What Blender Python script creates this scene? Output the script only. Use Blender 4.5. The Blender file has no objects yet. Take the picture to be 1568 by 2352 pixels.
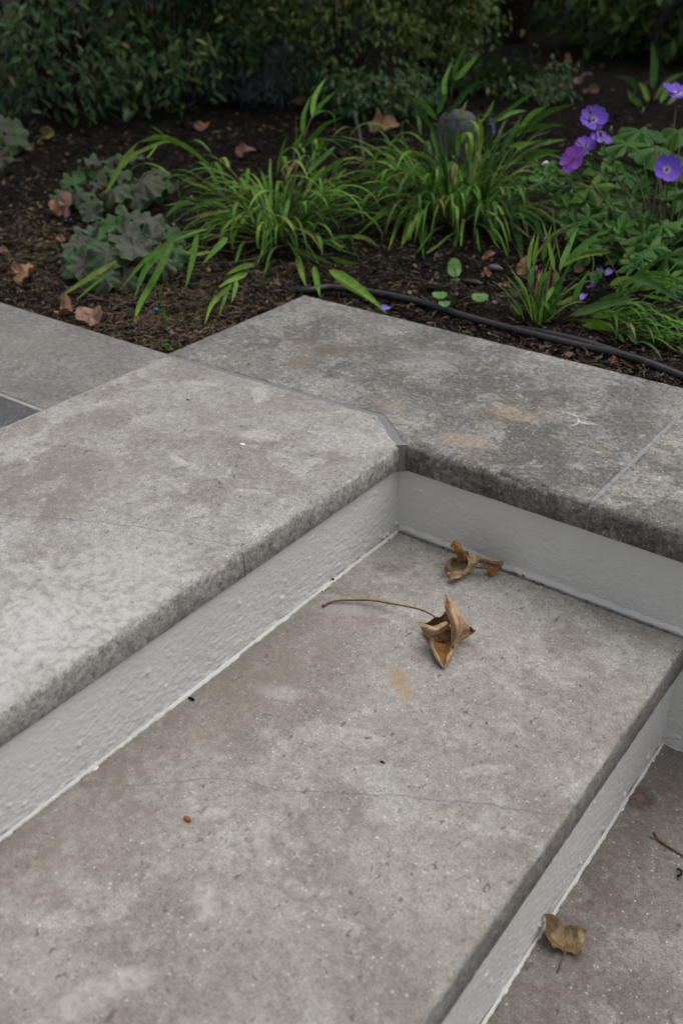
import bpy, math, random
import numpy as np
from mathutils import Vector, Matrix, noise as mnoise
rnd = random.Random(7)
rng = np.random.default_rng(11)
C = bpy.context.scene.collection
S = bpy.context.scene

# ------------------------------------------------------------------ camera
W, H, F_PX, HZ = 1568., 2352., 2306., 1381.        # pixel frame used to measure the photograph
PITCH = math.atan2(HZ, F_PX)
AZ = math.atan2(1961., math.hypot(F_PX, HZ))
Fh = np.array([-math.sin(AZ), math.cos(AZ), 0.]); Rt = np.array([math.cos(AZ), math.sin(AZ), 0.])
Up0 = np.array([0, 0, 1.])
FWD = Fh*math.cos(PITCH) - Up0*math.sin(PITCH); UPV = Fh*math.sin(PITCH) + Up0*math.cos(PITCH)
CAM = np.array([0.7852, -1.2387, 0.7410])
cd = bpy.data.cameras.new('camera'); cam = bpy.data.objects.new('camera', cd); C.objects.link(cam)
cd.sensor_fit = 'VERTICAL'; cd.sensor_height = 36.; cd.sensor_width = 24.
cd.lens = 36.*F_PX/H; cd.clip_start = .02; cd.clip_end = 400
cd.dof.use_dof = True; cd.dof.focus_distance = 1.55; cd.dof.aperture_fstop = 4.2
cam.matrix_world = Matrix(((Rt[0], UPV[0], -FWD[0], CAM[0]), (Rt[1], UPV[1], -FWD[1], CAM[1]), (Rt[2], UPV[2], -FWD[2], CAM[2]), (0, 0, 0, 1)))
S.camera = cam
# ------------------------------------------------------------------ sky and sun (overcast)
SUN_EL, SUN_AZ = 68., math.degrees(math.atan2(.45, .9))   # azimuth from +Y towards +X
wd = bpy.data.worlds.new('World'); S.world = wd; wd.use_nodes = True
nt = wd.node_tree; nt.nodes.clear()
sky = nt.nodes.new('ShaderNodeTexSky'); sky.sky_type = 'NISHITA'; sky.sun_disc = False
sky.sun_elevation = math.radians(SUN_EL); sky.sun_rotation = math.radians(SUN_AZ); sky.dust_density = 3.; sky.air_density = 1.; sky.ozone_density = 1.
hs = nt.nodes.new('ShaderNodeHueSaturation'); hs.inputs['Saturation'].default_value = .30
bg = nt.nodes.new('ShaderNodeBackground'); bg.inputs['Strength'].default_value = .07
wo = nt.nodes.new('ShaderNodeOutputWorld')
nt.links.new(sky.outputs[0], hs.inputs['Color']); nt.links.new(hs.outputs[0], bg.inputs[0]); nt.links.new(bg.outputs[0], wo.inputs[0])
sd = bpy.data.lights.new('sun', 'SUN'); sun = bpy.data.objects.new('sun', sd); C.objects.link(sun)
sd.energy = 1.5; sd.angle = math.radians(75); sd.color = (1., .96, .90)
_d = Vector((math.sin(math.radians(SUN_AZ))*math.cos(math.radians(SUN_EL)), math.cos(math.radians(SUN_AZ))*math.cos(math.radians(SUN_EL)), math.sin(math.radians(SUN_EL))))
sun.location = _d*20; sun.rotation_euler = _d.to_track_quat('Z', 'Y').to_euler()
S.view_settings.view_transform = 'Standard'; S.view_settings.look = 'None'; S.view_settings.gamma = 1.; S.view_settings.use_curve_mapping = False
S.view_settings.exposure = .74
S.cycles.use_denoising = True
S.cycles.max_bounces = 8
S.cycles.transparent_max_bounces = 4

# ------------------------------------------------------------------ helpers
def ray(x, y): return (FWD*F_PX + Rt*(x-W/2) - UPV*(y-H/2))/F_PX
def P(x, y, z=0.):
    d = ray(x, y); return CAM + d*((z-CAM[2])/d[2])
def PD(x, y, depth): return CAM + ray(x, y)*depth
def proj(q):
    v = np.asarray(q, float)-CAM; z = v@FWD
    return W/2+F_PX*(v@Rt)/z, H/2-F_PX*(v@UPV)/z, z
def gdepth(x, y, z=-.03):
    d = ray(x, y)
    return (z-CAM[2])/d[2] if d[2] < -1e-4 else 1e3

def tag(o, label=None, cat=None, group=None, kind=None):
    if label: o['label'] = label
    if cat: o['category'] = cat
    if group: o['group'] = group
    if kind: o['kind'] = kind
    return o
def wloc(o):
    v = Vector((0, 0, 0))
    while o: v += o.location; o = o.parent
    return v
def empty(name, loc, label=None, cat=None, group=None, kind=None):
    o = bpy.data.objects.new(name, None); C.objects.link(o); o.location = Vector(loc); o.empty_display_size = .05
    return tag(o, label, cat, group, kind)
def link(name, me, parent=None, M=None):
    o = bpy.data.objects.new(name, me); C.objects.link(o)
    if parent is not None:
        o.parent = parent
        if M is not None: o.matrix_basis = Matrix.Translation(-wloc(parent)) @ M
    elif M is not None: o.matrix_basis = M
    return o
def mesh(name, v, f, mats, smooth=True, mi=None):
    me = bpy.data.meshes.new(name); me.from_pydata([tuple(map(float, p)) for p in v], [], [tuple(map(int, q)) for q in f])
    for m in (mats if isinstance(mats, (list, tuple)) else [mats]): me.materials.append(m)
    if smooth: me.polygons.foreach_set('use_smooth', [True]*len(me.polygons))
    if mi is not None: me.polygons.foreach_set('material_index', mi)
    me.update(); return me
def wobj(name, v, f, mats, parent=None, smooth=True, mi=None):
    """mesh given in world coordinates, linked under its parent (or with its origin at its own base)"""
    v = np.asarray(v, float)
    if parent is not None: off = np.array(wloc(parent)); loc = Vector((0, 0, 0))
    else: off = np.array([v[:, 0].mean(), v[:, 1].mean(), v[:, 2].min()]); loc = Vector(off)
    o = bpy.data.objects.new(name, mesh(name, v-off, f, mats, smooth, mi)); C.objects.link(o)
    if parent is not None: o.parent = parent
    o.location = loc
    return o
def bigmesh(name, v, quads, mat, smooth=False):
    v = np.asarray(v, np.float32); q = np.asarray(quads, np.int32); n = q.shape[1]
    me = bpy.data.meshes.new(name); me.vertices.add(len(v)); me.vertices.foreach_set('co', v.ravel())
    me.loops.add(q.size); me.loops.foreach_set('vertex_index', q.ravel())
    me.polygons.add(len(q)); me.polygons.foreach_set('loop_start', np.arange(0, q.size, n, dtype=np.int32)); me.polygons.foreach_set('loop_total', np.full(len(q), n, np.int32))
    me.materials.append(mat); me.update(calc_edges=True); me.validate()
    if smooth: me.polygons.foreach_set('use_smooth', [True]*len(q))
    return me
def gridfaces(nu, nv, closed_u=False):
    f = []
    for i in range(nu if closed_u else nu-1):
        for j in range(nv-1):
            a = i*nv+j; b = ((i+1) % nu)*nv+j
            f.append((a, b, b+1, a+1))
    return f
def catmull(pts, n):
    p = np.asarray(pts, float)
    if len(p) < 3:
        t = np.linspace(0, 1, n)[:, None]; return p[0]*(1-t)+p[-1]*t
    q = np.vstack([2*p[0]-p[1], p, 2*p[-1]-p[-2]]); out = []
    for t in np.linspace(0, len(p)-1-1e-6, n):
        i = int(t); u = t-i; a, b, c, d = q[i:i+4]
        out.append(.5*((2*b)+(c-a)*u+(2*a-5*b+4*c-d)*u*u+(3*b-a-3*c+d)*u**3))
    return np.array(out)
def tube_geo(pts, r, k=6, caps=True):
    pts = np.asarray(pts, float); n = len(pts); r = np.broadcast_to(np.asarray(r, float), (n,))
    T = np.gradient(pts, axis=0); T /= np.linalg.norm(T, axis=1)[:, None]+1e-12
    a = np.array([0, 0, 1.]) if abs(T[0][2]) < .9 else np.array([1., 0, 0])
    v = []
    for i in range(n):
        a = a-T[i]*(a@T[i]); a /= np.linalg.norm(a)+1e-12; b = np.cross(T[i], a)
        for j in range(k):
            t = 2*math.pi*j/k; v.append(pts[i]+r[i]*(a*math.cos(t)+b*math.sin(t)))
    f = [(i*k+j, i*k+(j+1) % k, (i+1)*k+(j+1) % k, (i+1)*k+j) for i in range(n-1) for j in range(k)]
    if caps: f += [tuple(range(k))[::-1], tuple((n-1)*k+j for j in range(k))]
    return v, f
def tube(name, pts, r, mat, parent=None, k=6):
    v, f = tube_geo(pts, r, k); return wobj(name, v, f, mat, parent)
def fnoise(shape, sx, sy, seed):
    """smooth random field, unit variance; sx, sy = correlation lengths in cells"""
    g = np.random.default_rng(seed).standard_normal(shape)
    kx = np.fft.fftfreq(shape[0])[:, None]; ky = np.fft.fftfreq(shape[1])[None]
    h = np.exp(-2*(math.pi**2)*((kx*sx)**2+(ky*sy)**2))
    o = np.real(np.fft.ifft2(np.fft.fft2(g)*h)); return o/(o.std()+1e-9)

# ------------------------------------------------------------------ node helpers
class NT:
    def __init__(s, name):
        s.m = bpy.data.materials.new(name); s.m.use_nodes = True; s.t = s.m.node_tree
        s.b = s.t.nodes['Principled BSDF']; s.out = s.t.nodes['Material Output']
    def n(s, typ, **kw):
        o = s.t.nodes.new(typ)
        for k, v in kw.items(): setattr(o, k, v)
        return o
    def set(s, sock, v):
        if isinstance(v, bpy.types.NodeSocket): s.t.links.new(v, sock)
        elif isinstance(v, (tuple, list)) and sock.type == 'RGBA' and len(v) == 3: sock.default_value = (*v, 1)
        else: sock.default_value = v
    def math(s, op, a, b=0., c=0., clamp=False):
        o = s.n('ShaderNodeMath', operation=op); o.use_clamp = clamp
        for i, v in enumerate((a, b, c)): s.set(o.inputs[i], v)
        return o.outputs[0]
    def vmath(s, op, a, b=(0, 0, 0)):
        o = s.n('ShaderNodeVectorMath', operation=op); s.set(o.inputs[0], a); s.set(o.inputs[1], b)
        return o.outputs['Value'] if op in ('LENGTH', 'DISTANCE', 'DOT_PRODUCT') else o.outputs[0]
    def mix(s, f, a, b, mode='MIX'):
        o = s.n('ShaderNodeMix', data_type='RGBA', blend_type=mode); s.set(o.inputs[0], f); s.set(o.inputs[6], a); s.set(o.inputs[7], b)
        return o.outputs[2]
    def ramp(s, f, stops, interp='LINEAR'):
        o = s.n('ShaderNodeValToRGB'); cr = o.color_ramp; cr.interpolation = interp
        while len(cr.elements) < len(stops): cr.elements.new(.5)
        for e, (p, c) in zip(cr.elements, stops):
            e.position = p; e.color = (*c, 1) if isinstance(c, (tuple, list)) else (c, c, c, 1)
        s.set(o.inputs[0], f); return o.outputs[0]
    def sm(s, v, a, b):
        o = s.n('ShaderNodeMapRange', interpolation_type='SMOOTHSTEP'); s.set(o.inputs[0], v)
        o.inputs[1].default_value = a; o.inputs[2].default_value = b; o.inputs[3].default_value = 0; o.inputs[4].default_value = 1
        return o.outputs[0]
    def noise(s, vec, scale, detail=3., rough=.55, dist=0.):
        o = s.n('ShaderNodeTexNoise'); s.set(o.inputs['Vector'], vec); o.inputs['Scale'].default_value = scale; o.inputs['Detail'].default_value = detail
        o.inputs['Roughness'].default_value = rough; o.inputs['Distortion'].default_value = dist; return o.outputs[0]
    def vor(s, vec, scale, feature='F1'):
        o = s.n('ShaderNodeTexVoronoi', feature=feature); s.set(o.inputs['Vector'], vec); o.inputs['Scale'].default_value = scale; return o.outputs
    def pos(s, off=(0, 0, 0)):
        return s.vmath('ADD', s.n('ShaderNodeNewGeometry').outputs['Position'], off)
    def bump(s, h, strength=.5, dist=.002, normal=None):
        o = s.n('ShaderNodeBump'); o.inputs['Strength'].default_value = strength; o.inputs['Distance'].default_value = dist; s.set(o.inputs['Height'], h)
        if normal: s.set(o.inputs['Normal'], normal)
        return o.outputs[0]
    def fin(s, col, rough=.7, spec=.3, normal=None, transl=0., tcol=None):
        s.set(s.b.inputs['Base Color'], col); s.set(s.b.inputs['Roughness'], rough); s.b.inputs['Specular IOR Level'].default_value = spec
        if normal: s.set(s.b.inputs['Normal'], normal)
        if transl:
            tr = s.n('ShaderNodeBsdfTranslucent'); s.set(tr.inputs[0], tcol if tcol is not None else col)
            mx = s.n('ShaderNodeMixShader'); mx.inputs[0].default_value = transl
            s.t.links.new(s.b.outputs[0], mx.inputs[1]); s.t.links.new(tr.outputs[0], mx.inputs[2]); s.t.links.new(mx.outputs[0], s.out.inputs[0])
        return s.m

def stone(name, seed, base, light, dark, stain, stain_amt=.5, blotch=.5, marks=None, gran=.5, white=.6):
    """sawn limestone: broad clouds, crisp pale blotches, granular mottling, dark and white flecks, pits"""
    n = NT(name); p = n.pos((seed*3.17, seed*1.93, seed*.71)); p0 = n.pos()
    big = n.noise(p, 4.2, 5, .62, .4)
    col = n.mix(n.sm(big, .36, .64), dark, base)
    mid = n.noise(p, 10., 8, .64, .45)
    col = n.mix(n.math('MULTIPLY', n.sm(mid, .505, .59), blotch), col, light)
    m2 = n.noise(n.vmath('ADD', p, (5, 2, 8)), 9., 7, .72, .6)
    col = n.mix(n.math('MULTIPLY', n.sm(m2, .53, .66), stain_amt), col, stain)
    m3 = n.noise(n.vmath('ADD', p, (1, 9, 3)), 34., 7, .72, .4)
    col = n.mix(n.math('MULTIPLY', n.sm(m3, .54, .62), .08+.62*gran), col, light)
    col = n.mix(n.math('MULTIPLY', n.sm(m3, .46, .37), .08+.6*gran), col, dark)
    m4 = n.noise(n.vmath('ADD', p, (4, 3, 7)), 115., 5, .75, .2)
    col = n.mix(1., col, n.ramp(m4, [(.30, 1-.5*gran-.20), (.5, 1.), (.70, 1+.45*gran+.18)]), 'MULTIPLY')
    fine = n.noise(p, 480., 3, .75)
    col = n.mix(1., col, n.ramp(fine, [(.28, .52), (.5, 1.0), (.72, 1.45)]), 'MULTIPLY')
    # white grains of many sizes
    v = n.vor(p, 200.); sep = n.n('ShaderNodeSeparateColor'); n.set(sep.inputs[0], v[1])
    rad = n.math('MULTIPLY', n.math('POWER', sep.outputs[1], 2.5), .27)
    g = n.math('MULTIPLY', n.math('MULTIPLY', n.sm(n.math('SUBTRACT', v[0], rad), .07, -.03), n.math('GREATER_THAN', sep.outputs[0], .25)), n.sm(m4, .38, .55))
    col = n.mix(n.math('MULTIPLY', g, white), col, (.66, .65, .63))
    # dark pits and flecks with ragged outlines
    d1 = n.noise(n.vmath('ADD', n.vmath('MULTIPLY', p, (1., .6, 1.)), (7, 1, 2)), 105., 4, .62, .5)
    d3 = n.noise(n.vmath('ADD', p, (9, 3, 5)), 210., 3, .6, .4)
    fl = n.math('MULTIPLY', n.math('MAXIMUM', n.sm(d1, .635, .68), n.math('MULTIPLY', n.sm(d3, .64, .69), .8)), n.sm(n.noise(p, 16., 3, .6), .30, .52))
    col = n.mix(n.math('MULTIPLY', fl, .72), col, (.078, .074, .076))
    # a few larger blue-grey inclusions
    d2 = n.noise(n.vmath('ADD', p, (2, 6, 9)), 42., 5, .66, .8)
    inc = n.sm(d2, .685, .72)
    col = n.mix(n.math('MULTIPLY', inc, .5), col, (.15, .16, .19))
    if marks: col = marks(n, col, p0)
    hgt = n.math('ADD', n.math('MULTIPLY', fine, .35), n.math('MULTIPLY', m4, .9))
    hgt = n.math('SUBTRACT', hgt, n.math('MULTIPLY', fl, .6)); hgt = n.math('SUBTRACT', hgt, n.math('MULTIPLY', inc, .25))
    return n.fin(col, .78, .28, n.bump(hgt, .6, .0026))
def vein(n, col, p, pts, w, c, amt=.7):
    """hairline vein running through the stone along a polyline (world x, y)"""
    wob = n.math('MULTIPLY', n.math('SUBTRACT', n.noise(p, 22., 5, .6), .5), .022)
    sp = n.n('ShaderNodeSeparateXYZ'); n.set(sp.inputs[0], p); x, y = sp.outputs[0], sp.outputs[1]
    tot = None
    for (x0, y0), (x1, y1) in zip(pts[:-1], pts[1:]):
        L = math.hypot(x1-x0, y1-y0); ux, uy = (x1-x0)/L, (y1-y0)/L
        dx = n.math('SUBTRACT', x, x0); dy = n.math('SUBTRACT', y, y0)
        t = n.math('ADD', n.math('MULTIPLY', dx, ux), n.math('MULTIPLY', dy, uy))
        d = n.math('ADD', n.math('SUBTRACT', n.math('MULTIPLY', dx, -uy), n.math('MULTIPLY', dy, -ux)), wob)
        m = n.math('MULTIPLY', n.sm(n.math('ABSOLUTE', d), w, w*.3), n.math('MULTIPLY', n.math('GREATER_THAN', t, -.002), n.math('LESS_THAN', t, L+.002)))
        tot = m if tot is None else n.math('MAXIMUM', tot, m)
    tot = n.math('MULTIPLY', tot, n.sm(n.noise(p, 30., 3, .6), .30, .5))
    return n.mix(n.math('MULTIPLY', tot, amt), col, c)
def spot(n, col, p, c, rx, ry, rot, colr, amt, rough=.5, ring=None):
    """stain with a ragged outline round world point c"""
    mp = n.n('ShaderNodeMapping'); n.set(mp.inputs[0], n.vmath('SUBTRACT', p, tuple(c)))
    mp.vector_type = 'POINT'; mp.inputs['Rotation'].default_value = (0, 0, -rot)
    q = n.vmath('MULTIPLY', mp.outputs[0], (1/rx, 1/ry, 0))
    d = n.math('ADD', n.vmath('LENGTH', q), n.math('MULTIPLY', n.math('SUBTRACT', n.noise(p, 55., 5, .65), .5), rough*2))
    if ring: m = n.sm(n.math('ABSOLUTE', n.math('SUBTRACT', d, 1.)), ring, ring*.2)
    else: m = n.math('MULTIPLY', n.sm(d, 1.1, .45), n.math('ADD', .35, n.math('MULTIPLY', n.sm(n.noise(p, 75., 5, .7), .40, .58), .65)))
    return n.mix(n.math('MULTIPLY', m, amt), col, colr)

# ------------------------------------------------------------------ materials
def marks_upper(n, col, p):
    a = [P(x, y)[:2] for x, y in ((-30, 1180), (90, 1186), (230, 1200), (360, 1215), (470, 1240), (545, 1256))]
    col = vein(n, col, p, a, .0016, (.12, .13, .16), .75)
    col = spot(n, col, p, P(150, 1120), .20, .10, 1.0, (.19, .168, .15), .5, .5)
    col = spot(n, col, p, P(420, 985), .07, .10, .2, (.20, .178, .16), .45, .6)
    col = spot(n, col, p, P(410, 1055), .030, .010, -.3, (.47, .45, .42), .7, .6)
    col = spot(n, col, p, P(420, 1052), .020, .0035, -.1, (.13, .14, .16), .7, .5)
    col = spot(n, col, p, P(600, 1000), .045, .022, .4, (.50, .49, .47), .6, .7)
    col = spot(n, col, p, P(200, 1380), .20, .16, 1.5, (.52, .51, .495), .50, .8)
    col = spot(n, col, p, P(60, 1520), .20, .16, 1.5, (.55, .54, .53), .45, .8)
    return col
def marks_mid(n, col, p):
    z = -.172
    a = [P(x, y, z)[:2] for x, y in ((110, 1795), (300, 1806), (420, 1795), (520, 1790), (640, 1812), (860, 1822), (1020, 1838), (1290, 1872))]
    col = vein(n, col, p, a, .0014, (.12, .13, .17), .72)
    b = [P(x, y, z)[:2] for x, y in ((500, 1725), (545, 1765), (520, 1790))]
    col = vein(n, col, p, b, .0012, (.14, .14, .16), .5)
    col = spot(n, col, p, P(922, 1572, z), (.046), .015, 2.35, (.33, .225, .115), .8, .5)
    col = spot(n, col, p, P(890, 1305, z), .028, .02, 0, (.15, .105, .075), .6, .7)
    for x, y, rx, ry, r in ((495, 1868, .022, .011, .6), (600, 1920, .035, .012, 2.2), (470, 2070, .035, .014, 2.4), (1110, 1770, .04, .012, .8), (200, 2290, .05, .02, 1.2), (780, 1400, .05, .02, .5), (300, 2250, .03, .02, 1.), (640, 1590, .04, .02, .4)):
        col = spot(n, col, p, P(x, y, z), rx, ry, r, (.45, .435, .415), .6, .7)
    col = spot(n, col, p, P(690, 2035, z), .022, .018, 0, (.22, .2, .18), .6, .25, ring=.25)
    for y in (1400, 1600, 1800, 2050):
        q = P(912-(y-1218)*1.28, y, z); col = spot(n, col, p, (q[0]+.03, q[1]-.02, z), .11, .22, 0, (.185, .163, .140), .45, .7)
    return col
def marks_cop(n, col, p):
    for x, y, rx, ry, r, c, a in ((740, 800, .10, .06, .3, (.15, .12, .09), .7), (690, 835, .03, .03, 0, (.20, .155, .11), .7), (1060, 1010, .05, .03, .4, (.36, .285, .20), .6), (1180, 950, .06, .035, 0, (.37, .305, .22), .65), (900, 930, .04, .02, .3, (.30, .24, .17), .6), (1000, 820, .09, .05, .2, (.28, .28, .28), .5), (760, 715, .05, .03, .2, (.27, .265, .25), .6)):
        col = spot(n, col, p, P(x, y), rx, ry, r, c, a, .85)
    # crescent scrape
    c = P(1290, 962)
    d = n.vmath('LENGTH', n.vmath('MULTIPLY', n.vmath('SUBTRACT', p, tuple(c)), (1, 1, 0)))
    sx = n.n('ShaderNodeSeparateXYZ'); n.set(sx.inputs[0], n.vmath('SUBTRACT', p, tuple(c)))
    side = n.math('ADD', n.math('MULTIPLY', sx.outputs[0], Rt[0]), n.math('MULTIPLY', sx.outputs[1], Rt[1]))
    m = n.math('MULTIPLY', n.sm(n.math('ABSOLUTE', n.math('SUBTRACT', d, .028)), .0035, .001), n.sm(side, .0, .016))
    m = n.math('MULTIPLY', m, n.sm(n.noise(p, 130., 5, .75), .38, .62))
    col = n.mix(n.math('MULTIPLY', m, .75), col, (.66, .67, .68))
    col = spot(n, col, p, P(1343, 970), .019, .008, .2, (.64, .65, .66), .75, .9)
    return col
def marks_landing(n, col, p):
    z = -.38
    col = spot(n, col, p, P(1470, 1835, z), .030, .030, 0, (.05, .030, .016), 1.0, .35)
    col = spot(n, col, p, P(1468, 1832, z), .009, .009, 0, (.2, .15, .11), .8, .3)
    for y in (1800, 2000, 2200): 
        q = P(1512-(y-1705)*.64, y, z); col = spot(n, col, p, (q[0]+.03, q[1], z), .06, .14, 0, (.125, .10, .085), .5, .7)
    return col
def marks_patio(n, col, p):
    col = spot(n, col, p, P(285, 895), .06, .035, .9, (.24, .175, .115), .7, .7)
    col = spot(n, col, p, P(120, 790), .14, .07, .5, (.235, .215, .185), .5, .7)
    return spot(n, col, p, P(70, 885), .09, .04, .3, (.145, .142, .138), .5, .7)
M_TREAD1 = stone('pale_limestone', 1, (.318, .306, .292), (.435, .428, .416), (.225, .206, .190), (.205, .180, .160), .45, .5, marks_upper, .22, .7)
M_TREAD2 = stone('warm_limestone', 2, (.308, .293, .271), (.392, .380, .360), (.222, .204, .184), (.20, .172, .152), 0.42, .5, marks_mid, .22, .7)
M_COP = stone('grey_limestone', 3, (.198, .194, .186), (.320, .312, .293), (.120, .115, .109), (.235, .195, .148), .4, .45, marks_cop, .8, .6)
M_COP2 = stone('ochre_limestone', 8, (.21, .202, .188), (.34, .325, .295), (.125, .117, .106), (.30, .24, .175), .5, .5, None, .8, .6)
M_PAT1 = stone('buff_grey_limestone', 4, (.200, .194, .183), (.255, .248, .236), (.150, .145, .139), (.215, .17, .125), .3, .4, marks_patio, .5, .4)
M_PAT2 = stone('blue_grey_limestone', 5, (.105, .107, .111), (.145, .147, .151), (.08, .081, .084), (.09, .084, .08), .3, .35, None, .35, .25)
M_PAT3 = stone('plain_limestone', 6, (.21, .203, .193), (.27, .265, .255), (.17, .158, .147), (.18, .155, .135), .3, .4)
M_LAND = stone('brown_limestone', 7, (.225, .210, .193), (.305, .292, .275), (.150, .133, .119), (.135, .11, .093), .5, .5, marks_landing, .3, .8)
# slab edges in their own stone colours; darker on coping and middle tread
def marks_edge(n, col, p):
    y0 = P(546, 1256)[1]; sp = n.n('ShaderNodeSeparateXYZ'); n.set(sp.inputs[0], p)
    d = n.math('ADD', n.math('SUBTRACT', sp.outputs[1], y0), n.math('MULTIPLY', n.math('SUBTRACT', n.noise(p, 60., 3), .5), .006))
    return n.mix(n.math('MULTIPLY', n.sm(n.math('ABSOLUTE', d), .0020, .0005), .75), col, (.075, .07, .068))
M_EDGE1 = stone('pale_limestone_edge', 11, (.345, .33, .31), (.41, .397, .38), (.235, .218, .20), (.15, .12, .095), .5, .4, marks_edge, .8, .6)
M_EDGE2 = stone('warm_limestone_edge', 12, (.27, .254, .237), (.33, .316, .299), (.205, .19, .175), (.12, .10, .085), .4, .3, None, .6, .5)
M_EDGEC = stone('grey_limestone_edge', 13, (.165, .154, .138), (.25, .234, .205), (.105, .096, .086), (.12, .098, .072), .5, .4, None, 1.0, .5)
def m_grout():
    n = NT('grey_grout'); p = n.pos()
    col = n.mix(n.noise(p, 30., 4), (.15, .153, .157), (.225, .228, .233)); f = n.noise(p, 600., 2)
    return n.fin(col, .85, .2, n.bump(f, .4, .001))
M_GROUT = m_grout()
def m_stucco():
    n = NT('white_stucco'); p = n.pos()
    col = n.mix(n.sm(n.noise(p, 7., 4), .35, .7), (.64, .636, .616), (.69, .686, .668))
    sp = n.n('ShaderNodeSeparateXYZ'); n.set(sp.inputs[0], p)
    col = n.mix(n.math('MULTIPLY', n.sm(n.noise(p, 260., 2), .70, .76), .5), col, (.12, .10, .08))
    col = n.mix(n.math('MULTIPLY', n.sm(n.noise(p, 35., 5, .7), .58, .75), .25), col, (.45, .41, .36))
    return n.fin(col, .62, .3, n.bump(n.math('ADD', n.math('MULTIPLY', n.noise(p, 420., 3), .5), n.noise(n.vmath('MULTIPLY', p, (1., 1., 1.7)), 150., 4, .6)), .55, .0026))
M_STUC = m_stucco()
def m_plain(name, c, c2=None, sc=40., rough=.8, spec=.2, bs=.4, bd=.002):
    n = NT(name); p = n.pos(); f = n.noise(p, sc, 5, .6)
    return n.fin(n.mix(n.sm(f, .35, .65), c, c2 or tuple(x*.6 for x in c)), rough, spec, n.bump(n.noise(p, sc*6, 3), bs, bd))
M_GROUT2 = m_plain('pale_mortar', (.28, .285, .29), (.20, .203, .207), 60.)
M_BED = m_plain('dark_mortar', (.05, .045, .04))
def m_soil():
    n = NT('soil'); p = n.pos(); a = n.noise(p, 6., 5, .65); b = n.noise(p, 70., 5, .7)
    col = n.ramp(b, [(.3, (.0022, .0017, .0015)), (.5, (.0065, .0048, .0036)), (.7, (.018, .013, .0095))])
    col = n.mix(n.math('MULTIPLY', n.sm(a, .5, .7), .5), col, (.009, .007, .0055))
    return n.fin(col, .95, .1, n.bump(b, .9, .012))
M_SOIL = m_soil()
def m_island(name, stops, rough=.85, spec=.15, transl=0.):
    n = NT(name); g = n.n('ShaderNodeNewGeometry').outputs['Random Per Island']
    return n.fin(n.ramp(g, stops), rough, spec, transl=transl)
M_MULCH = m_island('mulch', [(0., (.005, .0035, .003)), (.5, (.016, .011, .0085)), (.8, (.040, .028, .021)), (.95, (.09, .064, .045)), (1., (.17, .125, .085))])
M_STRAW = m_island('straw', [(0., (.04, .03, .02)), (.5, (.10, .078, .048)), (1., (.20, .16, .10))])
def m_leaf(name, cs, rough=.5, spec=.35, transl=.25, vein=None, nsc=60.):
    """leaf colour varies from leaf to leaf (object random) and a little over the blade"""
    n = NT(name); r = n.n('ShaderNodeObjectInfo').outputs['Random']; p = n.pos()
    k = len(cs); col = n.ramp(r, [(i/(k-1), c) for i, c in enumerate(cs)])
    f = n.noise(p, nsc, 3); col = n.mix(1., col, n.ramp(f, [(.3, .75), (.7, 1.25)]), 'MULTIPLY')
    return n.fin(col, rough, spec, n.bump(n.noise(p, 260., 2), .25, .001), transl)
M_BLADE = m_leaf('grass_blade', [(.038, .125, .016), (.080, .215, .023), (.15, .315, .034), (.054, .165, .020), (.105, .26, .028), (.20, .35, .042), (.26, .25, .08)], .5, .22, .32)
M_BLADE_D = m_leaf('dark_grass_blade', [(.022, .075, .014), (.04, .11, .018), (.065, .15, .022)], .5, .22, .28)
M_DEADB = m_leaf('dead_grass_blade', [(.16, .11, .05), (.25, .18, .09), (.10, .06, .03)], .7, .2, .2)
M_STEM = m_plain('green_stem', (.055, .075, .025), (.06, .045, .025), 30., .6)
M_STEMB = m_plain('brown_stem', (.10, .06, .035), (.05, .03, .02), 60., .7)
M_GER = m_leaf('cranesbill_leaf', [(.034, .105, .018), (.060, .155, .025), (.045, .125, .026), (.10, .20, .030)], .55, .2, .22)
M_GERV = m_plain('cranesbill_vein', (.085, .14, .06), (.07, .12, .05), 30., .6)
def m_heu():
    n = NT('coral_bells_leaf'); r = n.n('ShaderNodeObjectInfo').outputs['Random']
    lo = n.n('ShaderNodeTexCoord').outputs['Object']
    sp = n.n('ShaderNodeSeparateXYZ'); n.set(sp.inputs[0], lo)
    ang = n.math('ARCTAN2', sp.outputs[1], sp.outputs[0]); rad = n.vmath('LENGTH', lo)
    va = n.math('ABSOLUTE', n.math('SINE', n.math('ADD', n.math('MULTIPLY', ang, 3.5), n.math('MULTIPLY', n.noise(lo, 60., 3), 1.1))))
    vn = n.sm(n.math('ADD', va, n.math('MULTIPLY', n.math('SUBTRACT', n.noise(lo, 150., 4, .7), .5), 1.3)), .42, .05)
    grey = n.ramp(r, [(0., (.045, .070, .042)), (.3, (.090, .096, .076)), (.55, (.068, .066, .054)), (.75, (.034, .085, .028)), (1., (.036, .12, .028))])
    col = n.mix(n.math('MULTIPLY', vn, .55), grey, (.022, .048, .02))
    col = n.mix(n.math('MULTIPLY', n.sm(n.noise(lo, 55., 5, .7), .50, .62), .55), col, (.050, .034, .028))
    col = n.mix(n.math('MULTIPLY', n.sm(n.math('ADD', rad, n.math('MULTIPLY', n.noise(lo, 70., 3), .014)), .040, .054), .75), col, (.052, .115, .034))
    return n.fin(col, .6, .3, n.bump(n.noise(lo, 110., 4), .9, .005), .1)
M_HEU = m_heu()
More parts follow.
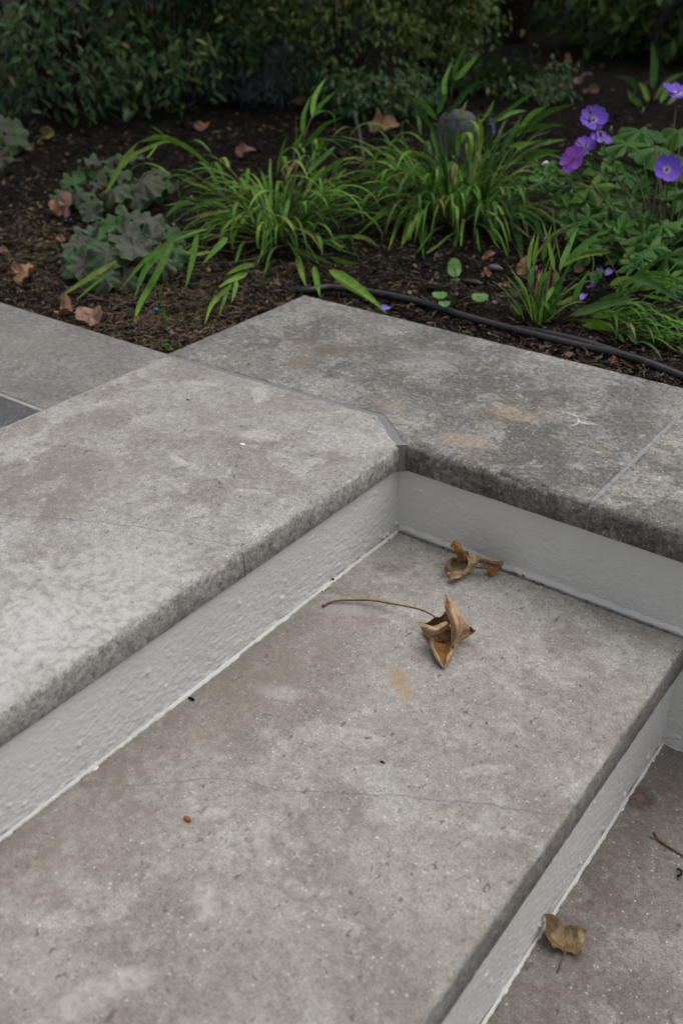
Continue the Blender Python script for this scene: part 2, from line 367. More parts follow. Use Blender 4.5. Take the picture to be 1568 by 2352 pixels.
def m_petal():
    n = NT('purple_petal'); lo = n.n('ShaderNodeTexCoord').outputs['Object']
    rad = n.vmath('LENGTH', lo); sp = n.n('ShaderNodeSeparateXYZ'); n.set(sp.inputs[0], lo)
    ang = n.math('ARCTAN2', sp.outputs[1], sp.outputs[0]); r = n.n('ShaderNodeObjectInfo').outputs['Random']
    base = n.mix(r, (.175, .095, .60), (.25, .10, .62))
    col = n.mix(n.sm(rad, .014, .0035), base, (.56, .48, .70))
    va = n.math('ABSOLUTE', n.math('SINE', n.math('MULTIPLY', ang, 11.)))
    col = n.mix(n.math('MULTIPLY', n.sm(va, .3, .05), .45), col, (.10, .035, .30))
    return n.fin(col, .55, .2, n.bump(va, .15, .001), .25)
M_PETAL = m_petal()
M_MAG = m_leaf('magenta_petal', [(.27, .08, .50), (.33, .10, .55)], .55, .2, .25)
M_FALLEN = m_leaf('fallen_petal', [(.20, .12, .55), (.28, .18, .62)], .6, .2, .2)
M_CENTRE = m_plain('flower_centre', (.05, .03, .06), (.25, .25, .12), 300.)
M_BUD = m_plain('bud_green', (.075, .12, .05), (.13, .16, .10), 80., .6)
M_BOX = m_leaf('shrub_leaf', [(.024, .068, .020), (.038, .10, .028), (.060, .135, .032), (.030, .085, .024), (.050, .12, .034), (.036, .095, .03), (.045, .11, .03), (.11, .155, .026), (.19, .20, .03)], .4, .35, .2)
M_BOXI = m_island('shrub_foliage', [(0., (.020, .058, .018)), (.5, (.038, .10, .028)), (.93, (.060, .135, .030)), (1., (.18, .20, .03))], .4, .35, .2)
M_YEL = m_leaf('yellow_green_leaf', [(.050, .11, .016), (.075, .14, .018), (.12, .17, .020), (.034, .08, .018), (.26, .27, .04)], .5, .3, .2)
M_YELI = m_island('yellow_green_foliage', [(0., (.034, .078, .013)), (.5, (.058, .115, .016)), (.85, (.10, .155, .020)), (1., (.22, .23, .04))], .5, .3, .2)
M_BLUE = m_island('blue_grey_foliage', [(0., (.018, .027, .025)), (.6, (.034, .048, .048)), (1., (.055, .070, .072))], .6, .2)
M_FAR = m_island('far_foliage', [(0., (.025, .055, .015)), (.5, (.055, .105, .025)), (.9, (.095, .15, .036)), (1., (.16, .19, .05))], .6, .2, .2)
M_FARL = m_leaf('far_leaf', [(.040, .085, .020), (.07, .13, .028), (.11, .17, .04)], .6, .2, .2)
M_BARK = m_plain('dark_bark', (.018, .013, .011), (.04, .032, .027), 25., .9, .1, .9, .02)
M_HOSE = m_plain('black_polythene', (.012, .013, .015), (.028, .028, .029), 60., .42, .4, .2, .001)
M_PIPE = m_plain('black_rubber', (.006, .006, .006), (.010, .010, .010), 60., .8, .1)
M_TUBE = m_plain('grey_tube', (.075, .08, .10), (.05, .05, .06), 40., .5)
M_POST = m_plain('grey_granite', (.075, .075, .088), (.12, .12, .135), 60., .85, .2, .5, .003)
M_PEB = m_plain('grey_pebble', (.10, .105, .11), (.17, .17, .17), 60., .8)
def m_dead(name, a, b, c, rough=.62, vs=0.):
    n = NT(name); lo = n.n('ShaderNodeTexCoord').outputs['Object']
    f = n.noise(lo, 38., 5, .68, .5); col = n.ramp(f, [(.30, c), (.48, a), (.66, b)])
    g = n.noise(lo, 110., 4, .65); col = n.mix(n.math('MULTIPLY', n.sm(g, .58, .70), .6), col, c)
    # fine branching veins
    v = n.vor(n.vmath('ADD', lo, n.vmath('MULTIPLY', lo, (0, 0, 0))), 95., 'DISTANCE_TO_EDGE')[0]
    ve = n.sm(v, .045, .01); col = n.mix(n.math('MULTIPLY', ve, .4), col, tuple(x*.45 for x in a))
    return n.fin(col, rough, .28, n.bump(n.math('SUBTRACT', g, n.math('MULTIPLY', ve, .5)), .5, .002), .12)
M_TAN = m_dead('dry_leaf_tan', (.40, .26, .15), (.56, .41, .27), (.15, .07, .033))
M_ORG = m_dead('dry_leaf_inside', (.30, .15, .04), (.40, .21, .06), (.10, .045, .018))
M_DRK = m_dead('dry_leaf_dark', (.135, .068, .032), (.21, .115, .055), (.05, .024, .012))  # dark brown leaf tone for the hollow, hook and back rim
M_OLV = m_dead('dry_leaf_olive', (.21, .14, .068), (.36, .27, .16), (.07, .046, .022))
M_OAK = m_dead('oak_leaf_brown', (.30, .165, .095), (.40, .25, .155), (.17, .085, .05))
M_PINK = m_dead('oak_leaf_pinkish', (.27, .155, .115), (.36, .225, .175), (.16, .085, .065))
M_YDL = m_dead('yellow_dead_leaf', (.20, .18, .04), (.28, .25, .06), (.10, .07, .02))
M_STALK = m_plain('leaf_stalk', (.12, .055, .032), (.19, .105, .06), 120., .55)
M_BLUEBIT = m_plain('blue_plastic', (.03, .25, .45), (.03, .2, .4), 60., .4)
M_SHELL = m_plain('white_shell', (.62, .60, .58), (.75, .74, .72), 90., .5)

# ------------------------------------------------------------------ stone slabs
def resample(poly, radii, step, jit, seed):
    """points along the outline: (edge, position on it, wobble, edge radius)"""
    R = np.random.default_rng(seed); out = []; n = len(poly)
    for i in range(n):
        a = np.array(poly[i], float); b = np.array(poly[(i+1) % n], float); m = max(1, int(np.linalg.norm(b-a)/step))
        w = np.cumsum(R.standard_normal(m))*.35; w = w-np.linspace(w[0], w[-1], m) if m > 1 else w*0; w = w/(np.abs(w).max()+1e-6)
        for k in range(m): out.append((i, k/m, jit*(.6*w[k]+.5*R.standard_normal()) if k else 0, radii[i]))
    return out
def slab(name, poly, radii, mat, parent, top=0., thick=.05, step=.008, jit=.0006, seed=1, chip=.0012, edge=None):
    pts = resample(poly, radii, step, jit, seed); n = len(pts); ne = len(poly); Q = [np.array(p, float) for p in poly]
    dr_ = [(Q[(i+1) % ne]-Q[i])/np.linalg.norm(Q[(i+1) % ne]-Q[i]) for i in range(ne)]; nin_ = [np.array([-d[1], d[0]]) for d in dr_]   # CCW: inward
    def outline(fi):
        """outline moved inwards by fi(radius) along every edge, corners mitred"""
        ins = [fi(radii[i]) for i in range(ne)]; C2 = []
        for i in range(ne):
            j = (i-1) % ne; A = np.array([nin_[j], nin_[i]]); C2.append(np.linalg.solve(A, np.array([nin_[j]@Q[i]+ins[j], nin_[i]@Q[i]+ins[i]])))
        return [C2[e]*(1-t)+C2[(e+1) % ne]*t+nin_[e]*w for e, t, w, _ in pts]
    ts = (math.pi/2, 1.25, .95, .68, .42, .2, 0.)
    rough = fnoise((n, 8), 1.3, 1., seed+9); low = fnoise((n, 8), 14, 1., seed+10)
    def ring(fi, z): return [(q[0], q[1], z) for q in outline(fi)]
    loops = [ring(lambda r: .0012, top-thick), ring(lambda r: 0., top-thick+.0014), ring(lambda r: 0., top-thick*.5)]
    for j, t in enumerate(ts):
        lp = []; o0 = outline(lambda r: r*(1-math.sin(t)))
        for i, (e, u, w, r) in enumerate(pts):
            c = 0 if u == 0 else abs(rough[i, j])*chip*min(1., r/.008)*(.35+.65*math.sin(min(math.pi, 2*t)))+.10*r*low[i, 0]*(1-math.sin(t)); c = min(max(c, -.002), .004)
            q = o0[i]+nin_[e]*c*.7; lp.append((q[0], q[1], top-r*(1-math.cos(t))-max(0, c)*.35 if j < 6 else top))
        loops.append(lp)
    loops.append(ring(lambda r: r*1.6+.006, top))
    V = []
    for lp in loops: V += lp
    f = []
    for k in range(len(loops)-1):
        for i in range(n):
            a = k*n+i; b = k*n+(i+1) % n; f.append((a, b, b+n, a+n))
    f.append(tuple((len(loops)-1)*n+i for i in range(n))); f.append(tuple(range(n))[::-1])
    V = np.array(V)
    # the profile loops run from the vertical face (t=pi/2) to the top (t=0)
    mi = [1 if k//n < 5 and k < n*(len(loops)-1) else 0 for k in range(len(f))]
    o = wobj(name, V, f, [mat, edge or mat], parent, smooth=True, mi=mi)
    o.data.polygons[len(f)-2].use_smooth = False; o.data.polygons[len(f)-1].use_smooth = False
    return o
XJ = -.560
Z2, Z3 = -.172, -.380
t_up = empty('stone_step', (-.28, -.8, Z2), 'upper step of pale limestone with a chamfered corner above the white riser', 'step', 'stone garden steps')
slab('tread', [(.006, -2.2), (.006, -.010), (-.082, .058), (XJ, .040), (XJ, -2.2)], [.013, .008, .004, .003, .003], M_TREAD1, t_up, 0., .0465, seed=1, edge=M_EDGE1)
t_mid = empty('stone_step', (.25, -.8, Z3), 'middle step of warm grey limestone with two curled dead leaves on it', 'step', 'stone garden steps')
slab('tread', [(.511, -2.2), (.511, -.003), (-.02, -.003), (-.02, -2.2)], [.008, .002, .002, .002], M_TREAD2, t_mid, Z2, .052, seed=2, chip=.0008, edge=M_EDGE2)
wall = empty('garden_wall', (.3, .24, Z3), 'low white stucco wall capped with grey limestone coping beside the steps', 'wall')
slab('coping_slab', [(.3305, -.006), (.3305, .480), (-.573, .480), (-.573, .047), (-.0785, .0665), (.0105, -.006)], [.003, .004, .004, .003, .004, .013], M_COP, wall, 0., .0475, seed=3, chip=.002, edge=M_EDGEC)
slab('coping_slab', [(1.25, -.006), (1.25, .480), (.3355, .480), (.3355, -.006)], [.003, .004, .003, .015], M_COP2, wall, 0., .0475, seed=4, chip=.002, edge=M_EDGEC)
wobj('grout', *(lambda a: (a[0], a[1]))(( [(-.090, .052, -.05), (.004, -.016, -.05), (.018, -.001, -.05), (-.072, .078, -.05), (-.572, .054, -.05), (-.572, .034, -.05), (-.090, .052, -.0014), (.002, -.0145, -.0014), (.0165, -.0035, -.0014), (-.072, .078, -.0014), (-.572, .054, -.0014), (-.572, .034, -.0014)],
     [(6, 7, 8, 9), (6, 9, 10, 11), (0, 1, 7, 6), (1, 2, 8, 7), (2, 3, 9, 8), (3, 4, 10, 9), (4, 5, 11, 10), (5, 0, 6, 11)])), M_GROUT, wall, smooth=False)
gx0, gx1 = .327, .339
wobj('grout', [(gx0, -.0045, -.047), (gx1, -.0045, -.047), (gx1, .478, -.047), (gx0, .478, -.047), (gx0, -.0045, -.012), (gx1, -.0045, -.012), (gx0, .008, -.0012), (gx1, .008, -.0012), (gx0, .478, -.0012), (gx1, .478, -.0012)],
     [(0, 1, 5, 4), (4, 5, 7, 6), (6, 7, 9, 8), (1, 2, 9, 7, 5), (3, 0, 4, 6, 8), (2, 3, 8, 9)], M_GROUT2, wall, smooth=False)
patio = empty('patio', (-1.2, -.5, -.05), kind='structure')
XP = XJ-.005
slab('paving_slab', [(XP, -.262), (XP, .047), (-1.50, .047), (-1.50, -.262)], [.003]*4, M_PAT1, patio, 0., .045, seed=5, step=.02)
slab('paving_slab', [(XP, -.90), (XP, -.269), (-1.16, -.269), (-1.16, -.90)], [.003]*4, M_PAT2, patio, 0., .045, seed=6, step=.02)
slab('paving_slab', [(-1.166, -.90), (-1.166, -.269), (-2.1, -.269), (-2.1, -.90)], [.003]*4, M_PAT3, patio, 0., .045, seed=7, step=.02)
slab('paving_slab', [(-1.506, -.262), (-1.506, .047), (-2.6, .047), (-2.6, -.262)], [.003]*4, M_PAT3, patio, 0., .045, seed=8, step=.02)
slab('paving_slab', [(XP, -2.2), (XP, -.906), (-2.1, -.906), (-2.1, -2.2)], [.003]*4, M_PAT1, patio, 0., .045, seed=9, step=.02)
wobj('grout', [(XJ-.02, -2.2, -.0016), (XJ+.012, -2.2, -.0016), (XJ+.012, .0395, -.0016), (XJ-.02, .0395, -.0016), (-2.55, -.28, -.0017), (-2.55, -.25, -.0017), (XJ-.010, -.25, -.0017), (XJ-.010, -.28, -.0017)], [(0, 1, 2, 3), (4, 7, 6, 5)],
     m_plain('pale_grout', (.33, .325, .315), (.26, .255, .25), 40.), patio, smooth=False)
# landing
slab('landing', [(2.6, -2.2), (2.6, .05), (.45, .05), (.45, -2.2)], [.003]*4, M_LAND, None, Z3, .06, seed=10, step=.03)
bpy.data.objects['landing']['kind'] = 'structure'

# stucco faces: brushed, lumpy, with a ragged lower lip
def stucco(name, parent, axis, c, u0, u1, z0, z1, sgn, seed, lip=.004, rag=.004, cell=.0019, amp=.00062):
    nu = int((u1-u0)/cell)+1; nv = int((z1-z0)/cell)+1
    U = np.linspace(u0, u1, nu)[:, None]*np.ones((1, nv)); Zz = np.linspace(z0, z1, nv)[None]*np.ones((nu, 1))
    lum = fnoise((nu, nv), 1.8, 1.1, seed); fin_ = fnoise((nu, nv), 1.0, .7, seed+1); wav = fnoise((nu, nv), 40, 14, seed+2)
    lump = np.clip(fnoise((nu, nv), 1.7, 1.4, seed+3)-1.7, 0, 2)*1.4
    h = Zz-z0; low = .35+.65*np.exp(-(h/.075))*1.2
    d = amp*(lum*.38+fin_*.42)*low + lump*amp*2.4*np.clip(low, .3, 1) + wav*.0003
    d += lip*np.exp(-(h/.0042)**1.5)*(1+.6*fnoise((nu, 1), 3, 1, seed+4))          # plaster feathering out at its foot
    rg = rag*np.abs(fnoise((nu, 1), 2.2, 1, seed+5))
    Zz = Zz+rg*np.exp(-h/.006)
    Dm = c+sgn*d
    v = np.stack([Dm, U, Zz], -1) if axis == 'x' else np.stack([U, Dm, Zz], -1)
    return wobj(name, v.reshape(-1, 3), gridfaces(nu, nv), M_STUC, parent)
stucco('riser', t_up, 'x', 0., -1.5, .012, Z2-.004, -.0462, 1, 21, lip=.004, rag=.002)
stucco('wall_face', wall, 'y', 0., -.012, 1.2, Z3-.004, -.0472, -1, 31, lip=.002, rag=.002)
stucco('riser', t_mid, 'x', .503, -1.5, .012, Z3-.004, Z2-.0515, 1, 41, lip=.004, rag=.002)
# plaster lip over the middle tread along the wall: a proud flare with a dark open joint under it
nu = 260; us = np.linspace(.004, .505, nu); V = []
jag = fnoise((nu, 1), 3, 1, 77)[:, 0]
sag = np.interp(us, [0, .02, .045, .1, .2, .5], [.001, .007, .0045, .004, .0035, .003])
for i, u in enumerate(us):
    z = Z2+sag[i]+.0007*jag[i]
    for dy, dz in ((.0008, .012), (-.0004, .008), (-.0020, .0042), (-.0036, .0008), (-.0028, -.0002), (-.0004, 0.)):
        V.append((u, dy*(1+.10*jag[i]), z+dz))
wobj('plaster_lip', V, gridfaces(nu, 6), M_STUC, wall)
# backing bodies (dark mortar and block behind the faces)
def box(name, x0, x1, y0, y1, z0, z1, mat, parent):
    v = [(x, y, z) for x in (x0, x1) for y in (y0, y1) for z in (z0, z1)]
    return wobj(name, v, [(0, 1, 3, 2), (4, 6, 7, 5), (0, 4, 5, 1), (2, 3, 7, 6), (0, 2, 6, 4), (1, 5, 7, 3)], mat, parent, smooth=False)
box('core', -.55, -.004, -2.19, .03, -.6, -.047, M_BED, t_up)
box('core', -.004, .499, -2.19, -.004, -.6, Z2-.053, M_BED, t_mid)
box('core', -.56, 1.2, .004, .47, -.6, -.048, M_BED, wall)
# grit caught along the feet of the risers
def grit(name, parent, p0, p1, z, n, w, seed):
    R2 = random.Random(seed); v = []; f = []; p0 = np.array(p0); p1 = np.array(p1); d = (p1-p0); L = np.linalg.norm(d); d /= L; nn = np.array([d[1], -d[0]])
    for i in range(n):
        t = R2.random(); q = p0+d*L*t+nn*abs(R2.gauss(0, w)); r_ = R2.uniform(.0004, .0013); b = len(v); a = R2.uniform(0, 3)
        for k in range(4): v.append((q[0]+r_*1.5*math.cos(a+k*1.57)*(1+.6*(k % 2)), q[1]+r_*1.5*math.sin(a+k*1.57), z+.0002))
        v.append((q[0], q[1], z+r_*1.2)); f += [(b+k, b+(k+1) % 4, b+4) for k in range(4)]
    o = wobj(name, v, f, M_BED2, parent); o['kind'] = 'stuff'
M_BED2 = m_plain('dark_grit', (.07, .05, .035), (.03, .022, .016), 300.)
grit('grit', t_mid, (.006, 0.), (.006, -1.3), Z2, 260, .012, 1)
grit('grit', t_mid, (.49, -.006), (.006, -.006), Z2, 120, .010, 2)
# ragged plaster smears left on the treads at the foot of the risers
def smear(parent, x, y0, y1, z, seed, wmax):
    n = int((y1-y0)/.0024); w = np.abs(fnoise((n, 1), 1.6, 1, seed)[:, 0])*.55+.35+.5*np.clip(fnoise((n, 1), 9, 1, seed+1)[:, 0], -.5, 1.5)
    w = np.clip(w, .12, 2)*wmax; ys = np.linspace(y0, y1, n); V = []
    for i in range(n):
        V += [(x-.001, ys[i], z+.0045), (x+w[i]*.35+.0006, ys[i], z+.0026), (x+w[i]*.8+.0006, ys[i], z+.0012), (x+w[i]*1.2+.0004, ys[i], z-.0010)]
    wobj('plaster_smear', V, gridfaces(n, 4), M_STUC, parent)
smear(t_up, .0035, -1.4, -.004, Z2, 61, .0015)
smear(t_mid, .5055, -1.4, -.004, Z3, 63, .0015)

# ------------------------------------------------------------------ soil
def soil_z(x, y):
    v = Vector((x, y, 0))
    z = -.036 + .016*mnoise.noise(v*2.3) + .011*mnoise.noise(v*6.1+Vector((3, 1, 0))) + .006*mnoise.noise(v*17.)+.004*mnoise.noise(v*41.)
    # level with the kerb close to the paving
    e = min(abs(y-.48) if x > -.58 else 9, max(0, y-.047) if x < -.57 else 9, abs(x+.573) if .04 < y < .48 else 9)
    k = math.exp(-(e/.12)**2); z = z*(1-k*.6)+(-.030)*k*.6
    return z
def axis(lo, hi, step, far0, far1):
    a = list(np.arange(lo, hi, step)); s = step; x = lo; L = []
    while x > far0: s *= 1.22; x -= s; L.append(x)
    s = step; x = a[-1]; Rr = []
    while x < far1: s *= 1.22; x += s; Rr.append(x)
    return np.array(L[::-1]+a+Rr)
gx = axis(-2.6, .75, .017, -90, 90); gy = axis(.02, 2.6, .017, -60, 120)
V = []
for x in gx:
    for y in gy:
        inside = (x > -.50 and y < .40) or (x <= -.50 and y < -.05)
        V.append((x, y, -.70 if inside else soil_z(x, y)))
q = np.array(gridfaces(len(gx), len(gy)))
q = q[:, ::-1] if False else q
so = link('soil', bigmesh('soil', V, q, M_SOIL, True)); so['kind'] = 'structure'

def in_bed(x, y): return (y > .49) or (x < -.585 and y > .056)
# mulch: bark shreds and crumbs; straw-like fibres nearer the paving corner
def chips(name, n, region, lmin, lmax, wmin, wmax, mat, dens=None, lift=.003):
    v = []; f = []; k = 0; tries = 0
    while k < n and tries < n*12:
        tries += 1
        px = rnd.uniform(region[0], region[1]); py = region[2]+(region[3]-region[2])*rnd.random()**1.0
        w = P(px, py, -.03); x, y = w[0], w[1]
        if not in_bed(x, y): continue
        if dens and rnd.random() > dens(px, py): continue
        z = soil_z(x, y)+rnd.uniform(-.001, lift)
        L = rnd.uniform(lmin, lmax)/2; wd_ = rnd.uniform(wmin, wmax)/2; a = rnd.uniform(0, math.pi*2); ca, sa = math.cos(a), math.sin(a)
        tilt = rnd.uniform(-.35, .35); roll = rnd.uniform(-.8, .8); bow = rnd.uniform(-.15, .25)*L
        b = len(v)
        for u, h in ((-1, 0), (0, bow), (1, 0)):
            for s in (-1, 1):
                ww = wd_*(1 if u == 0 else rnd.uniform(.3, .9))
                v.append((x+ca*u*L-sa*s*ww, y+sa*u*L+ca*s*ww, z+u*L*tilt+h+s*ww*roll))
        f += [(b, b+2, b+3, b+1), (b+2, b+4, b+5, b+3)]; k += 1
    o = link(name, bigmesh(name, v, f, mat, False)); o['kind'] = 'stuff'; return o
chips('mulch', 34000, (-60, 1630, 280, 905), .005, .020, .0012, .005, M_MULCH, lift=.006)
chips('leaf_litter', 2200, (-60, 1630, 120, 420), .012, .045, .006, .016, M_MULCH, lift=.010)
chips('bark_chips', 2600, (-60, 1630, 230, 905), .012, .03, .004, .011, M_MULCH, lift=.006)
def dstraw(px, py): return min(1., .06+1.1*math.exp(-((px-400)/190)**2-((py-730)/90)**2)+.9*math.exp(-((px-70)/110)**2-((py-580)/90)**2)+.35*math.exp(-((px-560)/260)**2-((py-650)/60)**2))
chips('straw_litter', 7500, (-60, 1630, 480, 905), .010, .034, .0006, .0018, M_STRAW, dstraw, lift=.008)
def dcr(px, py): return .12+.8*math.exp(-((px-60)/200)**2-((py-480)/120)**2)
chips('leaf_crumbs', 900, (-60, 1630, 200, 905), .006, .018, .004, .012, M_STRAW, dcr, lift=.006)

# ------------------------------------------------------------------ leaves and blades
def blade_geo(ctr, width, n=9, fold=.25, side=None, prof=None, twist=0.):
    c = catmull(ctr, n); T = np.gradient(c, axis=0); T /= np.linalg.norm(T, axis=1)[:, None]+1e-9
    v = []
    if side is None: side = np.cross(T[n//3], np.array([0, 0, 1.])); 
    if np.linalg.norm(side) < .2: side = np.array([1., 0, 0])
    side = side/np.linalg.norm(side)
    for i in range(n):
        t = i/(n-1); s = side-T[i]*(side@T[i]); s /= np.linalg.norm(s)+1e-9; nb = np.cross(s, T[i])
        if twist:
            a = twist*(t-.3); s, nb = s*math.cos(a)+nb*math.sin(a), nb*math.cos(a)-s*math.sin(a)
        w = width/2*(prof(t) if prof else max(.03, min(1, (t*5)**.6*1.0 if t < .2 else 1)*(1-max(0, (t-.35)/.65)**1.9)))
        v += [c[i]-s*w+nb*w*fold, c[i], c[i]+s*w+nb*w*fold]
    return np.array(v), gridfaces(n, 3)
def blade(parent, pts, width, mat, depth=None, name='blade', spread=.0, n=9):
    v, f = blade_geo(pts, width, n, rnd.uniform(.1, .45), twist=rnd.uniform(-.7, .7))
    return wobj(name, v, f, mat, parent)
def traced(parent, pix, w_px, D, mat, dd=0., name='blade', clear=.0):
    """a blade followed in the photograph, hung in space at its clump's distance and never below the soil"""
    out = []; j = rnd.uniform(-.05, .05); m = len(pix)
    for i, (x, y) in enumerate(pix):
        d = D+j+dd*i/(m-1); d = min(d, gdepth(x, y, -.03)-.025); out.append(PD(x, y, d))
    view = ray(*pix[m//2]); a = out[-1]-out[0]; side = np.cross(view, a)          # mostly face the open side, rolled at random
    side = side/np.linalg.norm(side); vw = view/np.linalg.norm(view); r = rnd.uniform(-.6, .6)
    side = side*math.cos(r)+vw*math.sin(r)
    v, f = blade_geo(out, w_px/F_PX*D*1.02, 10, rnd.uniform(.1, .4), side)
    return wobj(name, v, f, mat, parent)
def culm(parent, base, az, lean, height, nleaf, L, wid, mat, droop=1., stem=True, leaf_from=.25, smat=None):
    """a stem arching outwards with leaf blades set along it"""
    n = 9; pts = [np.array(base, float)]; a = lean*.35; d = height/(n-1)
    for i in range(n-1):
        a = min(1.9, a+lean*.17+rnd.uniform(-.04, .04)); pts.append(pts[-1]+d*np.array([math.sin(a)*math.sin(az), math.sin(a)*math.cos(az), math.cos(a)]))
    pts = np.array(pts)
    for q in pts[1:]: q[2] = max(q[2], -.02)
    if stem: tube('stem', pts, np.linspace(.0016, .0008, n), smat or M_STEM, parent, 4)
    for k in range(nleaf):
        t = leaf_from+(1-leaf_from)*(k+1)/nleaf; p = pts[int(round(t*(n-1)))]
        la = az+rnd.choice((-1, 1))*rnd.uniform(.1, .95)*(1.2-t*.5); el = rnd.uniform(.15, 1.0) if t < 1 else rnd.uniform(.0, .9)
        l = L*rnd.uniform(.7, 1.2); dr = droop*rnd.uniform(.5, 1.3); lp = [p]; e = el
        for s in range(5):
            e -= dr*.42*(s*.5+.3); step = l/5
            lp.append(lp[-1]+step*np.array([math.cos(e)*math.sin(la), math.cos(e)*math.cos(la), math.sin(e)]))
        lp = np.array(lp); lp[:, 2] = np.maximum(lp[:, 2], -.015)
        blade(parent, lp, wid*rnd.uniform(.7, 1.2), mat)
def fan(parent, base, n, spread, az0, az1, L0, L1, wid, mats, e0=.5, e1=1.45, droop=1.3):
    """long single blades rising from the crown of the clump and arching over"""
    for i in range(n):
        az = rnd.uniform(az0, az1); r = spread*math.sqrt(rnd.random()); p = np.array([base[0]+r*math.sin(az+rnd.uniform(-1, 1)), base[1]+r*math.cos(az+rnd.uniform(-1, 1)), -.03])
        L = rnd.uniform(L0, L1); e = rnd.uniform(e0, e1); dr = droop*rnd.uniform(.4, 1.25); lp = [p]
        for k in range(7):
            e -= dr*(.06+.055*k); az += rnd.uniform(-.05, .05); lp.append(lp[-1]+L/7*np.array([math.cos(e)*math.sin(az), math.cos(e)*math.cos(az), math.sin(e)]))
        lp = np.array(lp); lp[:, 2] = np.maximum(lp[:, 2], -.02)
        v, f = blade_geo(lp, wid*rnd.uniform(.65, 1.15), 10, rnd.uniform(.1, .4), twist=rnd.uniform(-.8, .8)); wobj('blade', v, f, M_DEADB if rnd.random() < .07 else rnd.choice(mats), parent)
def T2(pts): return [(376.3+.32*x, 156.8+.32*y) for x, y in pts]
def T1(pts): return [(62.7+.32*x, 263.4+.32*y) for x, y in pts]
def T3(pts): return [(815.4+.32*x, 125.4+.32*y) for x, y in pts]
def T5(pts): return [(1066.2+.32*x, 470.4+.32*y) for x, y in pts]
tc0 = -Fh
GG = 'green grass clumps in the flower bed'
b1 = P(640, 548, -.03); D1 = proj(b1)[2]
g1 = empty('grass_clump', b1, 'bright green grass clump with one long arch over the grey lobed leaves', 'ornamental grass', GG)
for w, p in ((45, [(1060, 350), (1085, 200), (1165, 62)]), (42, [(1060, 350), (1130, 260), (1232, 165)]), (46, [(1000, 480), (1005, 340), (1056, 193)]), (46, [(975, 580), (1070, 490), (1160, 400), (1295, 348)]),
             (34, [(1090, 620), (1160, 488)]), (30, [(815, 760), (840, 620), (882, 485)]), (16, [(920, 720), (950, 520), (945, 345)]), (40, [(940, 620), (960, 540), (1010, 440)]),
             (52, [(745, 915), (690, 880), (630, 868), (590, 960), (535, 1160)]), (54, [(565, 1018), (420, 1050), (320, 1140), (270, 1280)]), (48, [(770, 920), (735, 1050), (703, 1310)]), (34, [(870, 890), (960, 890), (1012, 960), (1000, 1145)]),
             (28, [(740, 910), (620, 860), (500, 850), (430, 905)]), (38, [(620, 880), (480, 920), (360, 980)]), (38, [(430, 890), (250, 840), (95, 775)]), (34, [(430, 905), (300, 845)]), (34, [(480, 1010), (300, 950), (140, 925)]), (34, [(480, 1020), (300, 1050), (140, 1095)]),
             (28, [(190, 955), (80, 1000), (5, 1080)]), (24, [(190, 945), (90, 970), (-10, 988)]), (34, [(690, 980), (600, 1060), (490, 1200)]), (38, [(740, 900), (725, 810), (692, 728)]), (40, [(830, 960), (850, 1040), (860, 1140)]), (36, [(900, 930), (880, 1020), (870, 1100)]),
             (45, [(935, 1292), (1080, 1350), (1210, 1405)]), (48, [(955, 1325), (985, 1450), (1022, 1570)]), (46, [(1075, 1415), (1100, 1540), (1120, 1640)]), (36, [(1190, 1355), (1300, 1390), (1410, 1400)]), (30, [(1100, 1250), (1330, 1205), (1365, 1300), (1412, 1390)]), (36, [(1330, 1205), (1450, 1220), (1545, 1285)]),
             (44, [(655, 1408), (550, 1430), (440, 1485)]), (44, [(600, 1470), (500, 1510), (390, 1568)]), (46, [(1160, 700), (1050, 830), (1000, 930)]), (44, [(1300, 640), (1180, 720), (1060, 830)]), (40, [(1230, 560), (1100, 680), (1000, 790)])):
    traced(g1, T2(p), w*.26, D1, M_BLADE, dd=rnd.uniform(-.08, .04))
for w, p in ((50, [(560, 570), (650, 400), (720, 280), (800, 198)]), (56, [(800, 198), (950, 158), (1100, 205), (1280, 340), (1388, 512)]), (34, [(690, 390), (740, 305), (900, 225), (1030, 190), (1180, 260)]), (22, [(945, 200), (880, 290), (850, 310)]), (14, [(990, 150), (930, 105), (880, 78)])):
    traced(g1, T1(p), w*.23, D1-.1, M_BLADE, 0)
for w, p in ((42, [(1060, 905), (850, 1040), (660, 1265)]), (74, [(1050, 912), (930, 1150), (820, 1340), (762, 1500)]), (62, [(1010, 940), (850, 1110), (765, 1330)]), (46, [(650, 1045), (430, 1180), (225, 1315)]), (32, [(590, 1130), (450, 1240), (350, 1335)]), (58, [(1225, 835), (1185, 1050), (1138, 1250)]), (60, [(1440, 880), (1360, 960), (1250, 1080)]),
             (24, [(1300, 820), (1150, 860), (1040, 915)]), (44, [(1475, 1210), (1330, 1350), (1272, 1510)]), (32, [(1450, 1230), (1410, 1340), (1372, 1455)]), (42, [(1505, 1185), (1490, 1260), (1465, 1350)]), (38, [(1568, 1160), (1460, 1190), (1370, 1245)]), (30, [(1330, 980), (1200, 1000), (1080, 960)])):
    traced(g1, T1(p), w*.235, 2.27, M_BLADE, -.04)
traced(g1, [(755, 620), (790, 640), (835, 672), (888, 720)], 22, D1-.4, M_BLADE, -.1)
traced(g1, [(758, 622), (800, 655), (850, 690)], 16, D1-.38, M_BLADE, -.1)
tube('stem', [b1+np.array([.01, 0, 0]), PD(*T2([(900, 900)])[0], D1-.02), PD(*T2([(985, 560)])[0], D1), PD(*T2([(1058, 350)])[0], D1)], [.0022, .002, .0016, .0012], M_STEMB, g1, 5)
tube('stem', [b1+np.array([-.01, 0, 0]), PD(560, 585, D1-.12), PD(430, 560, D1-.2), PD(*T1([(1045, 910)])[0], D1-.16)], [.0022, .002, .0016, .0012], M_STEM, g1, 5)
